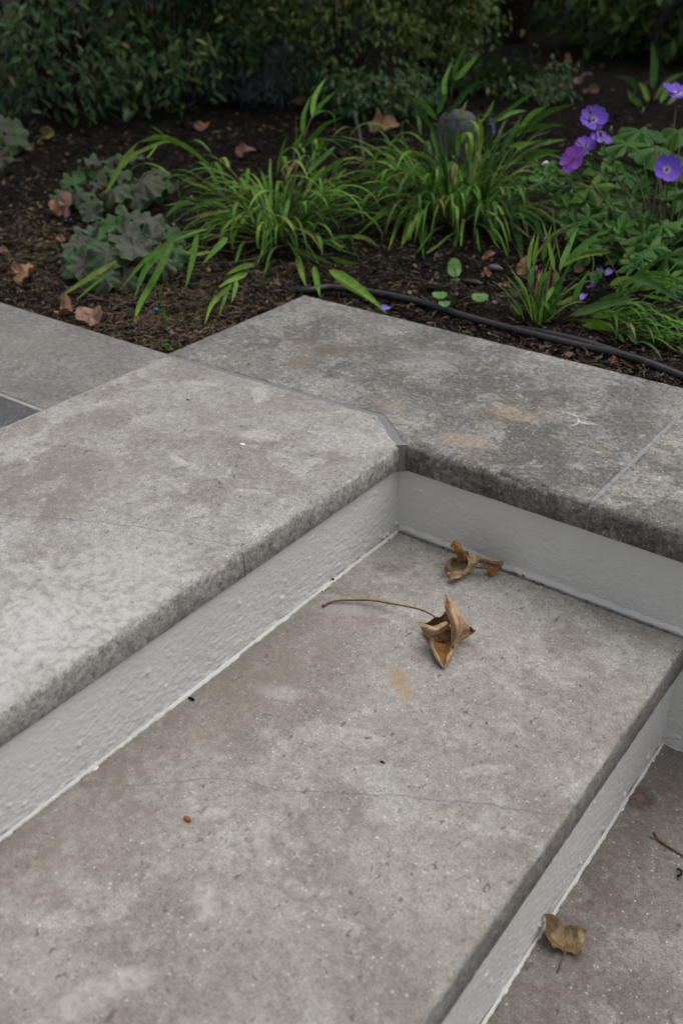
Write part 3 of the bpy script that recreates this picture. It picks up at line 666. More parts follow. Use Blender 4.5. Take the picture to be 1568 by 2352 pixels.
for i in range(34):
    az = rnd.uniform(0, 2*math.pi); r = rnd.uniform(0, .06); bz = (b1[0]+r*math.sin(az), b1[1]+r*math.cos(az), -.035)
    culm(g1, bz, az, rnd.uniform(.35, 1.35), rnd.uniform(.15, .34), rnd.randint(3, 4), .15, .011, M_BLADE, rnd.uniform(.5, 1.2))
for pa, pb in (((600, 590), T1([(1470, 1215)])[0]), ((690, 580), (756, 622)), ((680, 575), T2([(1075, 1420)])[0]), ((560, 600), T1([(650, 1045)])[0])):
    q0 = P(*pa, .02); q1 = PD(*pb, min(D1-.16, gdepth(*pb)-.03)); tube('stem', catmull([b1, q0, q1], 8), np.linspace(.0018, .001, 8), M_STEM, g1, 4)
fan(g1, b1, 95, .09, 0, 6.28, .20, .36, .0085, [M_BLADE, M_BLADE, M_BLADE_D], .25, 1.4)
b2 = P(1045, 500, -.03); D2 = proj(b2)[2]
g2 = empty('grass_clump', b2, 'largest green grass clump standing round the grey upright stone', 'ornamental grass', GG)
for w, p in ((46, [(708, 190), (725, 80), (800, -90)]), (46, [(718, 185), (800, 90), (892, -8)]), (46, [(648, 330), (640, 200), (702, 30)]), (52, [(630, 450), (750, 320), (830, 220), (935, 184)]), (42, [(590, 430), (630, 330), (665, 260)]), (36, [(620, 620), (480, 430), (330, 232)]), (46, [(590, 470), (500, 360), (405, 298)]), (34, [(740, 470), (770, 400), (805, 325)]),
             (38, [(650, 815), (480, 720), (330, 688), (150, 715), (50, 840)]), (72, [(155, 738), (400, 830), (600, 905), (700, 985), (785, 1245)]), (88, [(470, 885), (350, 1000), (260, 1160), (185, 1310)]), (78, [(505, 895), (455, 1080), (470, 1280), (492, 1470)]), (44, [(440, 1000), (320, 1180), (236, 1410)]), (42, [(425, 1080), (370, 1250), (330, 1385)]), (72, [(310, 1075), (200, 1130), (65, 1245)]), (64, [(320, 960), (150, 945), (-10, 1015)]), (66, [(230, 900), (80, 930), (-60, 960)]), (60, [(250, 830), (90, 850), (-50, 900)]),
             (52, [(722, 775), (712, 870), (726, 985)]), (74, [(742, 778), (830, 900), (890, 1080), (945, 1225)]), (62, [(712, 768), (620, 850), (535, 1035)]), (36, [(780, 930), (792, 1000), (788, 1070)]), (36, [(815, 970), (830, 1030), (826, 1090)]),
             (32, [(940, 510), (1080, 410), (1250, 290), (1410, 200)]), (72, [(1190, 570), (1300, 450), (1430, 395), (1580, 350)]), (62, [(1150, 590), (1260, 440), (1375, 368)]), (54, [(1090, 660), (1300, 640), (1510, 608)]), (64, [(1070, 790), (1250, 680), (1410, 600)]), (44, [(1040, 710), (1130, 560), (1205, 415)]), (50, [(1120, 560), (1300, 520), (1500, 500)]), (54, [(1180, 760), (1330, 700), (1480, 690)]), (44, [(1000, 480), (1120, 420), (1230, 400)]), (34, [(920, 460), (970, 390), (995, 325)]),
             (46, [(860, 720), (900, 560), (880, 440)]), (50, [(740, 740), (740, 580), (720, 470)]), (44, [(800, 740), (830, 600), (810, 500)]), (50, [(930, 700), (960, 560), (980, 500)]), (44, [(690, 740), (670, 600), (640, 450)]), (38, [(620, 760), (570, 620), (540, 540)]),
             (62, [(1065, 1072), (1020, 1180), (1000, 1370)]), (52, [(1000, 1155), (985, 1240), (995, 1310)]), (78, [(1120, 1050), (1150, 1200), (1180, 1360), (1205, 1500)]), (36, [(1150, 1050), (1210, 1170), (1240, 1325)]), (82, [(1160, 1048), (1270, 1160), (1355, 1330)]), (72, [(1200, 1060), (1330, 1120), (1440, 1215)]), (26, [(880, 1010), (1000, 1040), (1130, 1045)])):
    traced(g2, T3(p), min(w, 62)*.27, D2, M_BLADE if rnd.random() < .75 else M_BLADE_D, dd=rnd.uniform(-.1, .03))
tube('stem', [b2, PD(*T3([(640, 600)])[0], D2+.02), PD(*T3([(690, 260)])[0], D2+.02), PD(*T3([(715, 185)])[0], D2)], [.0022, .0018, .0014, .001], M_STEMB, g2, 5)
for i in range(44):
    az = rnd.uniform(0, 2*math.pi); r = rnd.uniform(0, .11); bz = (b2[0]+r*math.sin(az), b2[1]+r*math.cos(az), -.035)
    culm(g2, bz, az, rnd.uniform(.3, 1.35), rnd.uniform(.16, .36), rnd.randint(3, 4), .16, .012, M_BLADE if rnd.random() < .6 else M_BLADE_D, rnd.uniform(.5, 1.2))
fan(g2, b2, 130, .14, 0, 6.28, .22, .42, .0095, [M_BLADE, M_BLADE, M_BLADE_D], .3, 1.45)
fan(g2, b2+np.array(tc0)*.04, 46, .09, 0, 6.28, .18, .28, .0095, [M_BLADE, M_BLADE_D], 1.15, 1.55, .5)
b3 = P(1228, 745, -.03); D3 = proj(b3)[2]
g3 = empty('grass_clump', b3, 'small upright grass tuft with reddish brown stems behind the black hose', 'ornamental grass', GG)
for w, p in ((32, [(460, 480), (470, 330), (505, 198)]), (34, [(495, 440), (510, 330), (532, 195)]), (34, [(645, 480), (612, 320), (560, 125)]), (46, [(680, 475), (740, 320), (812, 162)]), (62, [(715, 445), (830, 320), (1002, 168)]), (28, [(480, 400), (600, 250), (700, 170), (858, 108)]), (22, [(550, 320), (680, 200), (815, 152)]), (22, [(690, 440), (850, 370), (1048, 343)]), (42, [(655, 470), (662, 570), (660, 665)]), (46, [(615, 475), (560, 540), (515, 605)]),
             (38, [(640, 585), (610, 640), (578, 705)]), (28, [(500, 685), (400, 630), (315, 603)]), (22, [(440, 612), (400, 560), (352, 508)]), (26, [(402, 792), (360, 740), (328, 703)]), (32, [(565, 688), (590, 720), (605, 760)]), (48, [(785, 695), (820, 600), (895, 465)]), (32, [(800, 655), (720, 695), (645, 718)]), (46, [(475, 600), (480, 500), (500, 420)]), (36, [(560, 400), (580, 300), (625, 140)]), (12, [(690, 420), (650, 200), (628, -10)]), (10, [(760, 300), (725, 200), (730, 60)]), (26, [(640, 740), (620, 700), (600, 690)])):
    traced(g3, T5(p), w*.30, D3, M_BLADE, dd=rnd.uniform(-.04, .08))
for p in ([(510, 880), (520, 700), (560, 560), (655, 470)], [(480, 870), (445, 640), (470, 470)], [(505, 860), (500, 640), (462, 490)], [(540, 870), (570, 700), (690, 470)], [(560, 870), (620, 640), (640, 480)], [(490, 860), (540, 640), (500, 420)], [(450, 850), (430, 720), (440, 600)]):
    pp = T5(p); tube('stem', [P(*pp[0], -.034)]+[PD(*q, D3-.01) for q in pp[1:]], [.0022]+[.0016]*(len(pp)-2)+[.001], M_STEMB, g3, 5)
fan(g3, b3, 26, .03, 0, 6.28, .10, .2, .007, [M_BLADE, M_BLADE_D], .8, 1.5, .6)
b4 = P(1312, 740, -.03); D4 = proj(b4)[2]
g4 = empty('grass_clump', b4, 'low grass clump lying flat towards the right with purple petals caught in it', 'ornamental grass', GG)
for w, p in ((42, [(1180, 545), (1290, 460), (1392, 373)]), (46, [(1260, 508), (1400, 490), (1575, 565)]), (62, [(1180, 518), (1350, 570), (1580, 715)]), (42, [(1040, 578), (1120, 535), (1210, 520)]), (46, [(1240, 605), (1400, 580), (1580, 602)]), (62, [(750, 795), (1000, 720), (1260, 668)]), (46, [(800, 785), (1000, 765), (1260, 835)]), (48, [(840, 860), (1000, 880), (1110, 918)]), (46, [(1070, 912), (1200, 895), (1335, 858)]), (42, [(1300, 818), (1450, 840), (1580, 862)]), (26, [(1190, 708), (1330, 742), (1580, 738)]),
             (42, [(930, 705), (1100, 640), (1290, 598)]), (36, [(1250, 525), (1400, 540), (1500, 548)]), (28, [(1280, 650), (1400, 670), (1490, 700)]), (34, [(860, 730), (1050, 690), (1230, 640)]), (36, [(900, 800), (1080, 790), (1260, 760)]), (34, [(820, 830), (960, 840), (1080, 860)]), (12, [(1440, 510), (1510, 430), (1580, 370)]), (38, [(1140, 560), (1250, 545), (1380, 610)])):
    traced(g4, T5(p), w*.30, D4-.03, M_BLADE if rnd.random() < .7 else M_BLADE_D, dd=rnd.uniform(-.08, .0))
for i in range(22):
    az = 1.05+AZ*0+rnd.uniform(-.55, .55)+.35; r = rnd.uniform(0, .03); bz = (b4[0]+r*math.sin(i), b4[1]+r*math.cos(i), -.032)
    culm(g4, bz, az, rnd.uniform(1.3, 1.9), rnd.uniform(.12, .26), 3, .12, .009, M_BLADE if rnd.random() < .6 else M_BLADE_D, .6)

# radial leaves -----------------------------------------------------
def radial_leaf(name, rfun, n, rings, hfun, mat):
    v = [(0, 0, 0)]; 
    for k in range(1, rings+1):
        for i in range(n):
            a = -math.pi+2*math.pi*i/n; s = k/rings; r = rfun(a)*s; v.append((r*math.cos(a), r*math.sin(a), hfun(a, s, r)))
    f = [(0, 1+i, 1+(i+1) % n) for i in range(n)]
    for k in range(rings-1):
        for i in range(n):
            a = 1+k*n+i; b = 1+k*n+(i+1) % n; f.append((a, a+n, b+n, b))
    return mesh(name, v, f, mat)
def heu_r(a, ph):
    # leaf stalk at angle pi: notch there
    x = abs(math.pi-abs(a)); notch = min(1., .35+x*1.3)
    return .046*notch*(1+.10*math.cos(a*7+ph)+.045*abs(math.sin(a*10.5+ph)))
HEU = [radial_leaf('coral_leaf', lambda a, ph=ph: heu_r(a, ph), 56, 4, lambda a, s, r, ph=ph, c=c: c*s*s+.010*s*s*math.sin(3*a+ph)+.0075*s*s*s*math.sin(8*a+2*ph)+.004*s*math.sin(5*a-ph)*math.sin(s*6)-.0018*s*abs(math.cos(3.5*a))+.003*s*math.sin(2*a+5*ph), M_HEU) for ph, c in ((0, -.010), (.8, -.016), (1.9, .006), (2.6, -.022))]
def orient(loc, nrm, spin, sc=1.):
    z = Vector(nrm).normalized(); x = Vector((math.cos(spin), math.sin(spin), 0)); x = (x-z*x.dot(z)).normalized(); y = z.cross(x)
    M = Matrix((x, y, z)).transposed().to_4x4(); return Matrix.Translation(Vector(loc)) @ M @ Matrix.Scale(sc, 4)
def stalk(parent, a, b, r, mat, sag=.3):
    a = np.array(a, float); b = np.array(b, float); m = (a+b)/2; m[2] = max(a[2], b[2])*.8+m[2]*.2
    tube('stalk', catmull([a, m, b], 6), r, mat, parent, 4)
def heuchera(px, D_off, leaves, label):
    base = P(*px, -.03); e = empty('coral_bells', base, label, 'foliage plant', 'grey leaved plants with lobed leaves')
    for x, y, h, tx, ty, sc in leaves:
        q = P(x, y, h-.03); nrm = (tx+rnd.uniform(-.2, .2), ty+rnd.uniform(-.2, .2), 1.)
        out = q-base; sp = math.atan2(out[1], out[0])+rnd.uniform(-.4, .4)
        link('leaf', rnd.choice(HEU), e, orient(q, nrm, sp, .92*sc*rnd.uniform(.85, 1.12)))
        stalk(e, base+np.array([rnd.uniform(-.02, .02), rnd.uniform(-.02, .02), -.004]), q-np.array([0, 0, .003]), .0014, M_STEMB)
    return e
# direction towards the camera on the ground
tc = -Fh
def hl(x, y, h, face, sc):       # leaf tilted towards the viewer by `face`, sideways at random
    s = rnd.uniform(-.35, .35); return (x, y, h, tc[0]*face+Rt[0]*s, tc[1]*face+Rt[1]*s, sc)
heuchera((265, 470), 0, [hl(*a) for a in ((170, 420, .06, .5, 1.0), (195, 395, .08, .4, 1.0), (215, 375, .10, .2, 1.05), (262, 362, .11, .1, 1.0), (240, 392, .09, .5, 1.05), (300, 368, .10, .1, 1.0), (330, 420, .08, .6, 1.25), (262, 435, .07, .6, 1.0), (205, 470, .04, .8, .95), (150, 460, .03, .8, .9), (212, 490, .03, .9, .85), (385, 430, .05, .4, .95), (310, 448, .05, .6, 1.), (150, 440, .04, .7, .85), (365, 395, .06, .2, .95), (225, 420, .06, .3, .85), (350, 440, .04, .5, .9), (280, 400, .08, .2, 1.), (180, 445, .05, .5, .9))],
          'grey green rosette of lobed leaves farther from the paving, beside a brown leaf')
heuchera((275, 625), 0, [hl(*a) for a in ((180, 560, .06, .6, .95), (165, 605, .04, .9, 1.0), (200, 610, .045, .9, 1.0), (225, 555, .08, .5, 1.05), (250, 505, .10, .2, 1.0), (305, 500, .115, .2, 1.1), (335, 510, .11, .3, 1.1), (290, 540, .10, .5, 1.05), (310, 570, .09, .7, 1.05), (350, 545, .09, .5, .95), (245, 580, .08, .7, 1.05), (240, 635, .04, .9, .95), (205, 645, .02, .9, .8), (225, 672, .0, 1.0, .75), (370, 600, .05, .9, 1.), (285, 640, .025, 1., .95), (395, 580, .04, .6, .9), (200, 535, .07, .3, .95), (270, 520, .10, .3, 1.), (360, 575, .07, .7, .9), (190, 580, .06, .7, .95), (385, 545, .06, .4, .9), (330, 615, .03, 1., .9))],
          'grey green rosette of lobed leaves nearest the paving corner')
# cranesbill -------------------------------------------------------
GS_ = 1.3
def ger_r(a, deep, nl, tooth):
    x = math.pi-abs(a)
    k = abs(math.cos(a*nl/2.)); lob = (1-deep)+deep*k**.95
    tt = 1-.20*tooth*abs(math.sin(a*nl*1.5+.4))
    return .052*lob*tt*min(1., .22+x*1.6)
GER = [radial_leaf('cranesbill_leaf', lambda a, d=d, nl=nl, t=t: ger_r(a, d, nl, t), 84, 3, lambda a, s, r, nl=nl, c=c: c*s*s+.0022*s*(abs(math.cos(a*nl/2.))-.5)+.002*s*s*math.sin(6*a)+.004*s*s*math.sin(2*a+nl), M_GER) for d, nl, t, c in ((.72, 5, 1, -.010), (.66, 7, 1, -.004), (.74, 5, 1.2, .010), (.42, 7, .7, -.014))]
bg_ = P(1500, 640, -.03)
ger = empty('cranesbill', bg_, 'bushy plant with deeply cut leaves and purple five petalled flowers at the right edge', 'flowering plant')
Dg = proj(bg_)[2]
gl = [(1330, 345, .0, 3, .55), (1270, 405, .5, 2, .8), (1250, 390, .4, 2, .6), (1355, 430, .6, 0, .95), (1330, 460, .6, 2, .9), (1395, 470, .5, 0, 1.1), (1410, 425, .5, 2, 1.0), (1290, 430, .6, 0, .85), (1440, 400, .4, 1, 1.0), (1450, 450, .6, 2, 1.0), (1470, 495, .6, 0, 1.25), (1530, 520, .7, 2, 1.0), (1515, 340, .2, 3, 1.45), (1470, 300, .2, 3, 1.2), (1555, 300, .1, 3, 1.4), (1440, 330, .3, 1, 1.0), (1490, 385, .4, 0, 1.0), (1560, 440, .5, 0, 1.0), (1410, 360, .3, 1, .9), (1380, 395, .4, 2, .9), (1530, 590, .8, 0, .9), (1560, 560, .7, 0, 1.), (1480, 540, .7, 1, .9), (1440, 520, .8, 0, .8), (1400, 520, .8, 1, .9), (1350, 500, .8, 0, .8), (1300, 480, .7, 2, .7), (1550, 380, .3, 2, 1.), (1590, 480, .5, 0, 1.1), (1600, 380, .4, 3, 1.2), (1330, 400, .4, 0, .8), (1460, 560, .9, 0, .8), (1320, 520, .9, 2, .75), (1370, 560, .9, 2, .7), (1420, 590, .9, 2, .7), (1510, 430, .5, 1, 1.), (1240, 420, .5, 0, .55), (1430, 475, .5, 1, .9), (1575, 640, .8, 0, .8)]
for i, (x, y, face, k, sc) in enumerate(gl):
    # higher leaves stand farther back in the bush, lower ones come forward
    d = Dg+.10-(y-430)*.0007+rnd.uniform(-.07, .07); d = min(d, gdepth(x, y)-.05); q = PD(x, y, d)
    s = rnd.uniform(-.35, .35); nrm = tuple((tc*face+Rt*s)[:2])+(1.,)
    o2 = q-bg_; sp = math.atan2(-Fh[1], -Fh[0])+rnd.uniform(-.9, .9)
    link('leaf', GER[k], ger, orient(q, nrm, sp, sc*GS_))
    stalk(ger, bg_+np.array([rnd.uniform(-.04, .04), rnd.uniform(-.04, .04), 0]), q-np.array([0, 0, .004]), .0016, M_STEM)
for i in range(80):
    a = rnd.uniform(0, 2*math.pi); r = rnd.uniform(.02, .33)**1.; z = rnd.uniform(.02, .20)*(1-.5*r/.33)+.02
    q = bg_+np.array([r*math.sin(a)+.08, r*math.cos(a)+.08, z])
    link('leaf', GER[rnd.randrange(4)], ger, orient(q, (math.sin(a)*.5, math.cos(a)*.5, 1), rnd.uniform(0, 6.3), rnd.uniform(.6, 1.0)))
# petals: broad, notched, slightly cupped; origin at the flower centre
def petal_mesh(name, mat, cup, L=.034, w=.036):
    v = []; nu, nv = 7, 7
    for i in range(nu):
        t = i/(nu-1)
        for j in range(nv):
            s = j/(nv-1)*2-1; wd_ = w/2*(.16+.84*math.sin(min(1, t*.92+.05)*math.pi*.62)**1.1)*(1 if t < .8 else 1-(t-.8)*1.1)
            x = .003+L*t-(.004*(1-abs(s))**2 if t > .95 else 0)-.005*s*s*t; v.append((x, s*wd_, cup*t*t+.004*s*s*t+.0009*math.sin(s*7+t*5)))
    return mesh(name, v, gridfaces(nu, nv), mat)
PET = [petal_mesh('petal', M_PETAL, .006), petal_mesh('petal', M_PETAL, .010), petal_mesh('petal', M_MAG, .003)]
def bud_geo(c, ax, L, r):
    c = np.array(c, float); ax = np.array(ax, float); ax /= np.linalg.norm(ax)
    pts = [c+ax*L*t for t in (0, .12, .35, .6, .8, 1.)]; return tube_geo(pts, [r*.3, r*.8, r, r*.8, r*.45, r*.1], 7)
def flower(parent, q, nrm, kind=0, sc=1., stem_to=None, spin=None):
    M = orient(q, nrm, spin if spin is not None else rnd.uniform(0, 6.28), sc)
    c = np.array(q); nn = np.array(Vector(nrm).normalized())
    v, f = bud_geo(c-nn*.004, nn, .010, .0022); fl = wobj('flower', v, f, M_CENTRE, parent)
    for k in range(5):
        o = bpy.data.objects.new('petal', PET[kind]); C.objects.link(o); o.parent = fl
        o.matrix_basis = Matrix.Translation(-wloc(fl)) @ M @ Matrix.Rotation(k*2*math.pi/5+rnd.uniform(-.07, .07), 4, 'Z') @ Matrix.Rotation(rnd.uniform(-.12, .1), 4, 'Y')
    for k in range(8):
        a = k*math.pi/4; d = (M.to_3x3() @ Vector((math.cos(a), math.sin(a), 1.6))).normalized()
        tube('stamen', [c, c+np.array(d)*.010], .0005, M_CENTRE, fl, 3)
    if stem_to is not None: tube('stalk', catmull([np.array(stem_to, float), (np.array(stem_to)*.4+c*.6)+np.array([0, 0, .01]), c-nn*.003], 7), .0014, M_STEM, parent, 5)
    return fl
toc = -FWD
def fq(x, y, d): return PD(x, y, d)
DG = Dg-.02
flower(ger, fq(1362, 276, DG), tuple(toc+np.array([-.1, 0, .35])), 1, .98, P(1372, 480, .0), .3)
flower(ger, fq(1379, 322, DG+.06), tuple(toc*.5+Rt*.2+np.array([0, 0, .7])), 0, .8, bg_)
flower(ger, fq(1344, 334, DG+.08), tuple(toc*.5-Rt*.1+np.array([0, 0, .4])), 0, .75, bg_)
flower(ger, fq(1316, 366, DG-.02), tuple(toc*.7-Rt*.75+np.array([0, 0, .25])), 2, .98, bg_, .9)
flower(ger, fq(1530, 390, DG-.08), tuple(toc+np.array([.05, 0, .05])), 1, .98, P(1525, 560, -.02), .15)
flower(ger, fq(1556, 214, DG+.15), tuple(toc*.35+Rt*.1+np.array([0, 0, 1.])), 0, 1.25, bg_)
flower(ger, fq(1127, 290, D2+.05), tuple(toc*.3+Rt+np.array([0, 0, .2])), 0, .7, bg_)
for x, y, dx, dy, mm in ((1352, 282, .1, 1, M_BUD), (1384, 322, .4, -1, M_BUD), (1378, 300, .2, -1, M_BUD), (1311, 437, .1, -1, M_BUD), (1294, 420, -.5, -.6, M_BUD), (1532, 468, .2, -1, M_BUD), (1517, 455, .2, -1, M_BUD), (1472, 262, .25, 1, M_BUD), (1400, 305, .1, 1, M_BUD), (1258, 372, -.8, -.3, M_SHELL), (1355, 262, 0, 1, M_BUD)):
    c = PD(x, y, DG-.05); v, f = bud_geo(c, Rt*dx+np.array([0, 0, 1.])*dy, .017, .0048); wobj('bud', v, f, mm, ger)
tube('stalk', catmull([PD(1300, 405, DG-.04), PD(1325, 445, DG-.04), PD(1370, 475, DG-.02), PD(1440, 492, DG+.02)], 9), .0019, M_STEM, ger, 5)
tube('stalk', [PD(1379, 300, DG-.03), PD(1371, 290, DG-.02), PD(1367, 305, DG), P(1376, 480, .0)], .0014, M_STEM, ger, 5)
tube('stalk', catmull([PD(1375, 560, DG-.1), PD(1405, 610, DG-.15), PD(1425, 650, DG-.2)], 6), .0012, M_STEM, ger, 4)
tube('stalk', catmull([PD(1344, 575, DG-.15), PD(1362, 595, DG-.2), PD(1355, 660, DG-.3)], 6), .0014, M_STEM, ger, 4)
for x, y in ((1370, 635), (1420, 655)):
    for k in range(6):
        link('leaf', GER[2], ger, orient(P(x+rnd.uniform(-12, 12), y+rnd.uniform(-10, 10), .02), (rnd.uniform(-.6, .6), rnd.uniform(-.9, .2), 1), rnd.uniform(0, 6.3), rnd.uniform(.25, .4)))

bst = P(1505, 235, -.03)
strap = empty('strap_leaf_plant', bst, 'loose tuft of long strap leaves in front of the black loop', 'plant'); Dst = proj(bst)[2]
for w, pp in ((17, [(1498, 205), (1502, 150), (1496, 95)]), (12, [(1452, 225), (1462, 200), (1440, 180), (1412, 176)]), (13, [(1500, 232), (1520, 200), (1545, 178), (1580, 165)]), (12, [(1488, 235), (1478, 205), (1466, 188)]), (14, [(1515, 238), (1530, 210), (1532, 180)]), (13, [(1475, 245), (1452, 226), (1440, 205)]), (12, [(1530, 240), (1560, 215), (1600, 205)]), (10, [(1540, 236), (1552, 205), (1548, 185)])):
    traced(strap, pp, w, Dst, M_BLADE, .1)
# seedling ----------------------------------------------------------
bs = P(1044, 708, -.03); Ds = proj(bs)[2]
sdl = empty('seedling', bs, 'young seedling with round green leaves behind the hose', 'seedling')
M_SDL = m_leaf('seedling_leaf', [(.085, .22, .045), (.11, .25, .055)], .55, .3, .2)
OV = radial_leaf('seedling_leaf', lambda a: .019*(1-.18*math.cos(2*a+math.pi)+.03*math.sin(9*a)), 26, 3, lambda a, s, r: .0025*s*s*math.cos(2*a), M_SDL)
for x, y, d, sc, face in ((1043, 615, 0, 1.0, 1.2), (1009, 677, -.03, .75, .4), (1101, 682, -.02, .85, .5), (1020, 697, -.05, .6, .3), (1047, 642, 0, .35, .5)):
    q = PD(x, y, min(Ds+d, gdepth(x, y)-.015)); link('leaf', OV, sdl, orient(q, tuple((tc*face)[:2])+(1,), math.atan2(*(Rt if face < 1 else Fh)[[1, 0]]), sc)); stalk(sdl, bs+np.array([0, 0, .01]) if y > 650 else bs, q, .0012, M_STEM)
# tiny sprouts at the paving corner
for k, (x, y) in enumerate(((385, 800), (395, 806), (378, 792), (1068, 770), (1075, 772))):
    q = P(x, y, -.025); e = empty('sprout', q, ('middle one of three tiny sprouts in the paving corner', 'rightmost of three tiny sprouts in the paving corner', 'leftmost of three tiny sprouts in the paving corner', 'left one of two tiny sprouts between coping and hose', 'right one of two tiny sprouts between coping and hose')[k], 'sprout', 'tiny weed sprouts')
    for j in range(4): link('leaf', GER[0], e, orient(q+np.array([rnd.uniform(-.006, .006), rnd.uniform(-.006, .006), rnd.uniform(.003, .012)]), (rnd.uniform(-.5, .5), rnd.uniform(-.5, .5), 1), rnd.uniform(0, 6), .10))
for px, lab in (((385, 760), 'thin weed stem rising by the paving corner'), ((372, 705), 'short weed shoots beside the blue fragment')):
    q = P(*px, -.03); e = empty('weed', q, lab, 'weed')
    for j in range(3):
        d = proj(q)[2]; blade(e, [q, q+np.array([rnd.uniform(-.008, .008), 0, .03]), q+np.array([rnd.uniform(-.015, .015), rnd.uniform(-.01, .01), .06])], .003, M_BLADE)

# ------------------------------------------------------------------ standing stone, hoses
bp_ = P(1040, 455, -.03); Dp = proj(bp_)[2]
n = 20; V = []
for k, (z, s) in enumerate(((-.06, 1.02), (.05, 1.0), (.13, .98), (.20, .95), (.235, .86), (.252, .62), (.258, .25))):
    for j in range(n):
        a = 2*math.pi*j/n; r = .062*s*(1+.07*math.cos(4*a)+.03*mnoise.noise(Vector((math.cos(a)*2, math.sin(a)*2, z*9))))
        V.append((bp_[0]+r*math.cos(a)*1.05, bp_[1]+r*math.sin(a), bp_[2]+z+.006*math.cos(a+1)))
f = [(k*n+j, k*n+(j+1) % n, (k+1)*n+(j+1) % n, (k+1)*n+j) for k in range(6) for j in range(n)]+[tuple(6*n+j for j in range(n))]
tag(wobj('standing_stone', V, f, M_POST), 'pale grey upright stone half hidden by the largest grass clump', 'stone')
def soilpt(x, y, up=.009):
    w = P(x, y, -.03); return np.array([w[0], w[1], max(-.034, soil_z(w[0], w[1]))+up])
hp = catmull([soilpt(x, y, u) for x, y, u in ((640, 640, -.02), (700, 668, .004), (760, 664, .008), (850, 676, .009), (960, 700, .009), (1080, 736, .009), (1200, 768, .009), (1330, 802, .009), (1450, 838, .009), (1568, 878, .009), (1700, 930, .009))], 70)
tag(tube('irrigation_hose', hp, .0088, M_HOSE, None, 14), 'long black hose lying on the soil along the back of the coping', 'hose', 'black garden hoses')
hp2 = catmull([soilpt(x, y, u) for x, y, u in ((1150, 748, -.006), (1210, 759, .003), (1300, 783, .005), (1395, 812, .005), (1440, 827, .002))], 30)
tag(tube('irrigation_hose', hp2, .0082, M_HOSE, None, 14), 'short black hose length lying just behind the long one', 'hose', 'black garden hoses')
hd = gdepth(1508, 165)-.05
hoop = catmull([PD(1520, 185, hd), PD(1508, 150, hd), PD(1500, 110, hd), PD(1504, 72, hd), PD(1530, 32, hd), PD(1568, 0, hd), PD(1620, -20, hd+.03), PD(1690, -5, hd+.08), PD(1740, 60, hd+.1), PD(1755, 120, hd+.1), PD(1755, 165, hd+.1)], 40)
hoop[0][2] = -.05; hoop[-1][2] = -.05
tag(tube('hose_loop', hoop, .024, M_PIPE, None, 12), 'thick black loop arching up in the top right corner', 'hose loop')
tq = [PD(812, 255, 3.9), PD(818, 280, 3.8), PD(824, 300, 3.7), PD(838, 325, 3.55)]; tq[-1][2] = -.04
tag(tube('drip_tube', catmull(tq, 10), .006, M_TUBE, None, 8), 'thin grey tube sticking out of the soil behind the left grass clump', 'tube')

# ------------------------------------------------------------------ dead leaves
def patch(grid, n=9, m=9, rough=.0006, seed=0):
    """smooth surface through a small control grid of (pixel x, pixel y, height above the surface it lies on)"""
    rows = [np.array([np.append(P(x, y, grid['z']+h)[:3], 0)[:3] for x, y, h in r]) for r in grid['g']]
    A = np.array([catmull(r, m) for r in rows]); B = np.array([catmull(A[:, j], n) for j in range(m)]).transpose(1, 0, 2)
    nz = fnoise((n, m), 1.1, 1.1, seed+300)*rough; B[:, :, 2] += nz; B[:, :, 0] += fnoise((n, m), 1.2, 1.2, seed+400)*rough*.7
    B[:, :, 2] = np.maximum(B[:, :, 2], grid['z']+.0004); return B.reshape(-1, 3), gridfaces(n, m)
def patches(name, plist, z, mats, conv, parent, n=10, m=10, rough=.0006):
    V = []; Fc = []; MI = []
    for k, (g, mi) in enumerate(plist):
        gg = [[(*conv(x, y), h) for x, y, h in r] for r in g]; v, f = patch({'g': gg, 'z': z}, n, m, rough, k)
        b = len(V); V += list(v); Fc += [tuple(i+b for i in q) for q in f]; MI += [mi]*len(f)
    return wobj(name, V, Fc, mats, parent, mi=MI)
c4 = lambda x, y: (702.5+.352*x, 1285.8+.352*y)
c6 = lambda x, y: (878+.44*x, 1129+.44*y)
z2 = Z2
l1 = empty('dead_leaf', P(1015, 1470, Z2), 'large curled tan leaf with a long red stalk on the middle step', 'dead leaf', 'curled dead leaves on the steps')
